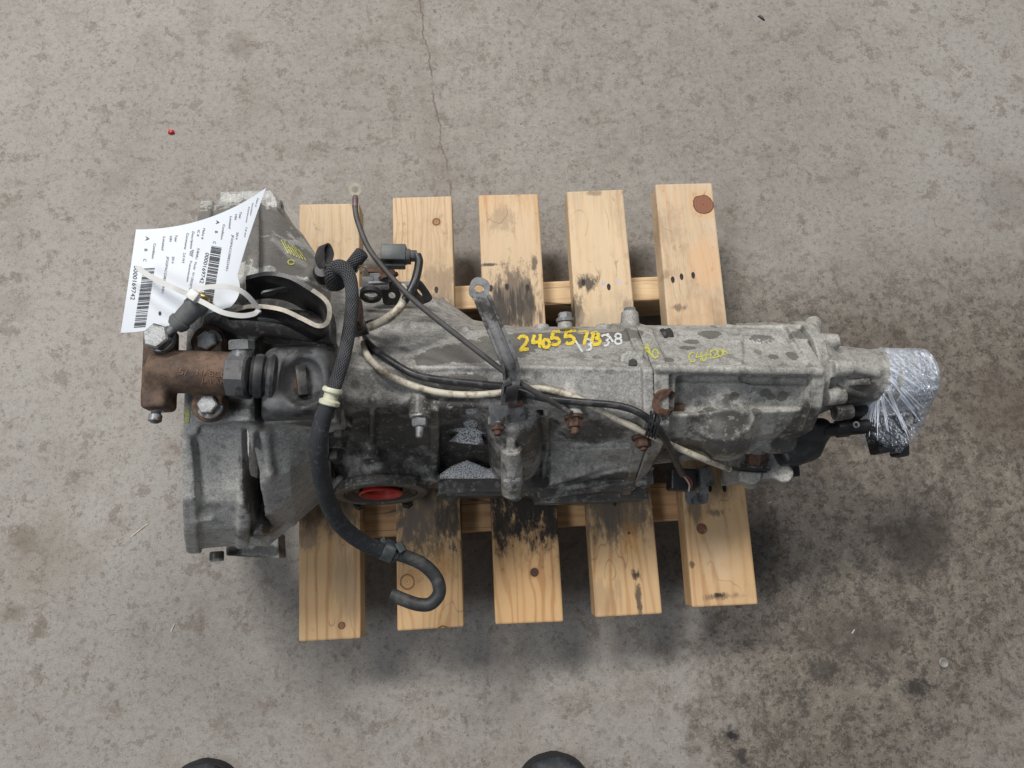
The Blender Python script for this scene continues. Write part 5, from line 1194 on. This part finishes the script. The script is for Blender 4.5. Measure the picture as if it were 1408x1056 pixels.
def capm(a, b, r0, r1, k): wf.cap(P(*a), P(*b), r0, r1, k)
wf.cyl(P(1214, 519, .286), P(1274, 521, .286), .0365, .0365, .0, rnd=.012)
wf.cyl(P(1203, 517, .286), P(1216, 519, .286), .0355, .0365, .004)
wf.prism([P(1204, 520, .28), P(1272, 545, .28), P(1272, 582, .28), P(1258, 606, .28), P(1238, 622, .28), P(1216, 612, .28), P(1200, 602, .28), P(1200, 575, .28)], .240, .288, .022, rnd=.010)
V, Q = wf.mesh()
fold = vnoise(V@np.array([[.9, .2, 0], [-.3, 2.2, 0], [0, .3, 1]]), 120, 5)*.0011 + vnoise(V, 260, 6)*.0006
nrmv = V - np.array([0, 0, .272]); nrmv[:, 0] -= np.clip(nrmv[:, 0], .44, .54); nrmv[:, 1] -= np.clip(nrmv[:, 1], .10, .19); nrmv /= np.linalg.norm(nrmv, axis=1)[:, None]+1e-6
V = V + nrmv*fold[:, None]
me = bpy.data.meshes.new('film'); me.from_pydata([tuple(v) for v in V], [], [tuple(int(i) for i in q) for q in Q])
film = link('stretch_film', me, m_film); set_props(film, 'crumpled clear stretch film wrapped round the tail end of the gearbox', 'plastic wrap')
bvf = BVHTree.FromPolygons([tuple(v) for v in V], [tuple(int(i) for i in q) for q in Q])
t = NT('film_fold'); m_fold = t.done((.80, .85, .95), .2, 0, None, .6)
t._in(t.b, 'Alpha', .55)
rg = random.Random(11)
for i in range(34):
    if i < 22: a = (1207+rg.uniform(-3, 4), 500+rg.uniform(-6, 26)); b = (1190+rg.uniform(0, 62), 598+rg.uniform(-24, 8))
    else: a = (1205+rg.uniform(-2, 6), 494+rg.uniform(-3, 8)); b = (1262+rg.uniform(-14, 8), 560+rg.uniform(-36, 20))
    if i < 22 and rg.random() < .5: a = (a[0]+2, a[1]+20); b = (1186+rg.uniform(0, 14), 592+rg.uniform(-22, 4))
    pts = []
    for k in range(9):
        s_ = k/8; h_ = hit(bvf, a[0]+(b[0]-a[0])*s_, a[1]+(b[1]-a[1])*s_, .0004)
        if h_ is not None: pts.append(h_)
    if len(pts) > 3: link('film_fold', tube_mesh(pts, lambda s_: .0007*math.sin(math.pi*min(max(s_, .05), .95))+.0002, 5, 2), m_fold, film)

# paint-marker figures on the case
def bvh_of(objs):
    vs_, fs_ = [], []
    for o in objs:
        b = len(vs_); off = wloc(o); co = np.empty(len(o.data.vertices)*3, dtype=np.float32); o.data.vertices.foreach_get('co', co)
        vs_ += [tuple(v) for v in (co.reshape(-1, 3) + np.array(off))]; fs_ += [tuple(b+i for i in p.vertices) for p in o.data.polygons]
    return BVHTree.FromPolygons(vs_, fs_)
BV_F = bvh_of([o_fc]); BV_R = bvh_of([o_rc, o_fc]); BV_B = bvh_of([o_bh]); BV_S = bvh_of([o_s])
def marker_mat(name, col):
    t = NT(name); p = t.pos(); c = t.mix(t.noise(p, 200, 3), tuple(q*.8 for q in col), col); t.done(c, .5)
    al = t.rng(t.noise(p, 420, 3, .6), .36, .44); t._in(t.b, 'Alpha', t.m_('ADD', t.m_('MULTIPLY', al, .75), .25)); return t.m
m_yel = marker_mat('yellow_marker', (.80, .60, .05)); m_wht = marker_mat('white_marker', (.68, .69, .70)); m_lime = marker_mat('lime_marker', (.50, .50, .12))
def stroke(bvh, pts, w, mat, parent, name='paint_stroke', off=.0007):
    pts = [np.array(p, float) for p in pts]; dense = []
    for a, b in zip(pts[:-1], pts[1:]):
        n = max(2, int(np.linalg.norm(b-a)/1.2)); dense += [a+(b-a)*k/n for k in range(n)]
    dense.append(pts[-1]); bm = bmesh.new(); prev = None
    for i, p in enumerate(dense):
        tg = dense[min(i+1, len(dense)-1)]-dense[max(i-1, 0)]; tg /= np.linalg.norm(tg)+1e-9; nr = np.array([-tg[1], tg[0]])*w/2*(.75 if i in (0, len(dense)-1) else 1+.12*math.sin(i*1.3))
        a, b = hit(bvh, *(p+nr), off), hit(bvh, *(p-nr), off)
        if a is None or b is None: prev = None; continue
        cur = (bm.verts.new(a), bm.verts.new(b))
        if prev: bm.faces.new((prev[0], prev[1], cur[1], cur[0]))
        prev = cur
    return obj(name, bm, mat, parent, smooth=False)
def arc(cx, cy, rx, ry, a0, a1, n=12): return [(cx+rx*math.cos(math.radians(a)), cy+ry*math.sin(math.radians(a))) for a in np.linspace(a0, a1, n)]
W = 4.6
for pts in (arc(719, 468, 6, 5, 190, 380) + [(722, 474), (715, 482)], [(714, 482), (727, 480.5)],
            [(735, 461), (732, 472), (745, 470)], [(743, 460), (742, 479)],
            arc(751, 473, 4.5, 5.5, 0, 360, 16),
            [(771, 456), (761, 457), (758, 466)] + arc(763, 470, 6, 5, 250, 500, 10),
            [(792, 455), (779, 456), (777, 464)] + arc(783, 468, 6.5, 5.4, 240, 500, 10),
            [(795, 458), (808, 457), (805, 466), (803, 475)],
            [(816, 458), (813, 475)], arc(818, 462, 5, 4, 200, 450, 10), arc(819, 470, 6, 4.5, 270, 500, 10)):
    stroke(BV_F, pts, W, m_yel, o_fc)
for pts in ([(791, 469), (801, 485)], arc(808, 471, 5, 4, 200, 430, 9), arc(808, 478, 5, 4, 280, 470, 9), arc(832, 465, 5, 4, 200, 430, 9), arc(832, 472, 5, 4, 280, 470, 9), [(835, 459), (843, 471)], arc(850, 463, 4, 3.6, 0, 360, 12), arc(850, 470, 4.6, 3.8, 0, 360, 12)):
    stroke(BV_F, pts, 2.9, m_wht, o_fc)
for pts in ([(884, 473), (888, 486), (890, 474), (894, 486)], arc(901, 487, 4, 6, 0, 400, 10), [(886, 478), (898, 492)]): stroke(BV_R, pts, 2.4, m_lime, o_rc)
for pts in (arc(952, 492, 5, 6.5, -50, -330, 12), [(959, 484), (957, 492), (965, 491)], [(964, 485), (963, 497)], arc(968, 493, 3, 4, 0, 360, 10), [(973, 482), (971, 489), (979, 488)], [(977, 482), (977, 494)], arc(982, 485, 4, 3.5, 190, 380, 7) + [(980, 493), (988, 491)], arc(990, 486, 3.4, 5, 0, 360, 10), [(996, 478), (994, 489)], [(993, 482), (1001, 487)]): stroke(BV_R, pts, 1.9, m_lime, o_rc)
for k in range(7):
    x = 386+k*3.9; stroke(BV_B, [(x, 330+k*2.2), (x+11, 349+k*1.6)], 1.2, m_lime, o_bh)
stroke(BV_B, arc(400, 361, 4.5, 3.2, 0, 360, 12), 2, m_lime, o_bh)
for k in range(3): stroke(BV_B, [(254+k*2.5, 563), (258+k, 572), (254+k*2, 582)], 3.0, m_lime, o_bh)
m_emb = simple('raised_iron', (.17, .095, .062), .75, .1, .3, 160, .4, 400)
text_on(BV_S, 'NABCO', (270, 515), (312, 519), 7.5, .0009, 'cast_lettering', m_emb, o_s); text_on(BV_S, 'JAPAN', (277, 525.5), (311, 528.5), 6.5, .0009, 'cast_lettering', m_emb, o_s); text_on(BV_S, '5/', (245, 514), (258, 516), 8, .0009, 'cast_lettering', m_emb, o_s)

# ------------------------------------------------------------------ photographer's shoes and floor litter
def shoe(px, py, yaw, label):
    tip = P(px, py, .03); r = empty('shoe', (tip[0], tip[1]-.14, 0)); set_props(r, label, 'shoe', 'shoes of the person at the pallet')
    L, n = .29, 26; rt = Matrix.Rotation(yaw, 3, 'Z'); base = Vector((tip[0], tip[1], 0))
    def halfw(s): return .050*(1-(1-min(1, max(s, 0)/.20))**2.6)**.5*(1-.22*max(0, (s-.30))/.7) if s < .93 else .038*math.sqrt(max(.02, (1-s)/.07))
    def top(s):
        u = min(1, max(0, (s-.30)/.30)); return .022+.042*min(1, s/.28)**.7 + .040*u*u*(3-2*u)
    def ring(s, z, grow): return z
    bm = bmesh.new(); rings = []
    for i in range(n+1):
        s = .002+.996*(i/n)**1.8; wd = halfw(s); tp = top(s); row = []
        for k in range(17):
            a = math.pi*k/16; x = wd*math.copysign(abs(math.cos(a))**.65, math.cos(a)); z = .022+(tp-.022)*math.sin(a)**.75
            row.append(base + rt @ Vector((x, -L*s, z)))
        row.append(base + rt @ Vector((-wd*.98, -L*s, .015))); row.append(base + rt @ Vector((wd*.98, -L*s, .015))); rings.append(row)
    add_rings(bm, rings); upo = obj('upper', bm, m_shoe, r)
    bm = bmesh.new(); out = []
    for i in range(n+1): s = (i/n)**1.8; out.append((halfw(s)+.004, -L*s+(.0015 if i == 0 else -.003*(i == n))))
    oc = [(x, y) for x, y in out] + [(-x, y) for x, y in out[::-1]]
    add_rings(bm, [[base + rt @ Vector((x, y, .0005)) for x, y in oc], [base + rt @ Vector((x*1.01, y, .008)) for x, y in oc], [base + rt @ Vector((x, y, .020)) for x, y in oc]]); obj('sole', bm, m_sole, r)
    bm = bmesh.new()
    seam = [base + rt @ Vector((halfw(.2)*math.copysign(abs(math.cos(a))**.65, math.cos(a))*.99, -L*.2+.012*math.sin(a), .022+(top(.2)-.022)*math.sin(a)**.75+.0006)) for a in np.linspace(.1, math.pi-.1, 16)]
    bm2 = bmesh.new(); oc2 = [(.026*math.cos(a), -L*.74+.058*math.sin(a)) for a in np.linspace(0, 2*math.pi, 28, endpoint=False)]
    add_rings(bm2, [[base + rt @ Vector((x, y, .085)) for x, y in oc2], [base + rt @ Vector((x*1.12, y*1.0, .1075)) for x, y in oc2], [base + rt @ Vector((x*.92, y, .1085)) for x, y in oc2], [base + rt @ Vector((x*.80, y, .060)) for x, y in oc2]]); obj('collar', bm2, m_sole, r)
    for q in range(4):
        sl = .34+.055*q; zt = top(sl)+.001; pts = [base + rt @ Vector((.020*k, -L*sl+.004*k, zt-.004*k*k)) for k in (-1, -.5, 0, .5, 1)]
        link('lace', tube_mesh(pts, .0022, 6, 3), m_shoe, r)
    link('toe_seam', tube_mesh(seam, .0012, 6, 2), m_sole, r)
t = NT('dark_shoe_leather'); o = t.obj(); n = t.noise(o, 90, 5, .65); m_shoe = t.done(t.mix(t.rng(n, .4, .7), (.010, .012, .017), (.035, .040, .052)), .55, 0, t.bump(n, .3, .001))
m_sole = simple('shoe_sole', (.012, .012, .013), .7)
shoe(271, 1052, .03, 'dark navy shoe whose toe points at the bell housing end'); shoe(763, 1042, -.05, 'dark navy shoe whose toe points at the middle boards')

def chip(name, px, py, pts, h, mat, label, cat, group=None):
    c = P(px, py, 0); bm = bmesh.new(); lo = [Vector((c[0]+x, c[1]+y, .0004)) for x, y in pts]; cc = sum(lo, Vector())/len(lo)
    hi = [cc + (q-cc)*.75 + Vector((0, 0, h*(.7+.5*((i*37) % 5)/5))) for i, q in enumerate(lo)]
    add_rings(bm, [lo, hi]); o = obj(name, bm, mat, smooth=False); return set_props(o, label, cat, group)
chip('plastic_chip', 236, 182, [(-.006, -.002), (-.001, -.005), (.006, -.003), (.004, .003), (-.002, .005)], .005, simple('red_chip', (.42, .012, .012), .4, 0, .3, 200), 'tiny bright red plastic chip lying alone on concrete', 'chip')
m_sliv = simple('pale_wood', (.62, .54, .42), .7)
GSL = 'pale slivers on the floor'
for px, py, ln, ang, lab in ((238, 863, .013, 1.15, 'short pale wood sliver on bare floor below the bell housing'), (192, 729, .030, .65, 'thin straw-like sliver on bare floor beside the bell housing'), (1058, 691, .008, .3, 'tiny pale sliver on floor beside the end deck board'), (1173, 868, .008, .8, 'tiny pale sliver lying in the dark oily stain')):
    a = ang; dx, dy = math.cos(a)*ln/2, math.sin(a)*ln/2; wx, wy = -math.sin(a)*.0008, math.cos(a)*.0008
    chip('wood_sliver', px, py, [(-dx-wx, -dy-wy), (dx-wx, dy-wy), (dx+wx, dy+wy), (-dx+wx, -dy+wy)], .0014, m_sliv, lab, 'sliver', GSL)
chip('black_chip', 1047, 25, [(-.007, .004), (-.004, .006), (.003, 0), (.006, -.006), (.002, -.005), (-.004, .001)], .003, m_black, 'tiny black crumb on the clean concrete past the pallet', 'crumb')
c = Vector(P(1297, 911, 0)); bm = bmesh.new(); add_lathe(bm, c+Vector((0, 0, .0004)), (0, 0, 1), [(0, .007), (.0015, .0075), (.0025, .006), (.0012, .004)], 16)
set_props(obj('washer', bm, simple('dull_washer', (.26, .25, .23), .7, .2)), 'small dull grey disc on the stained floor', 'washer')
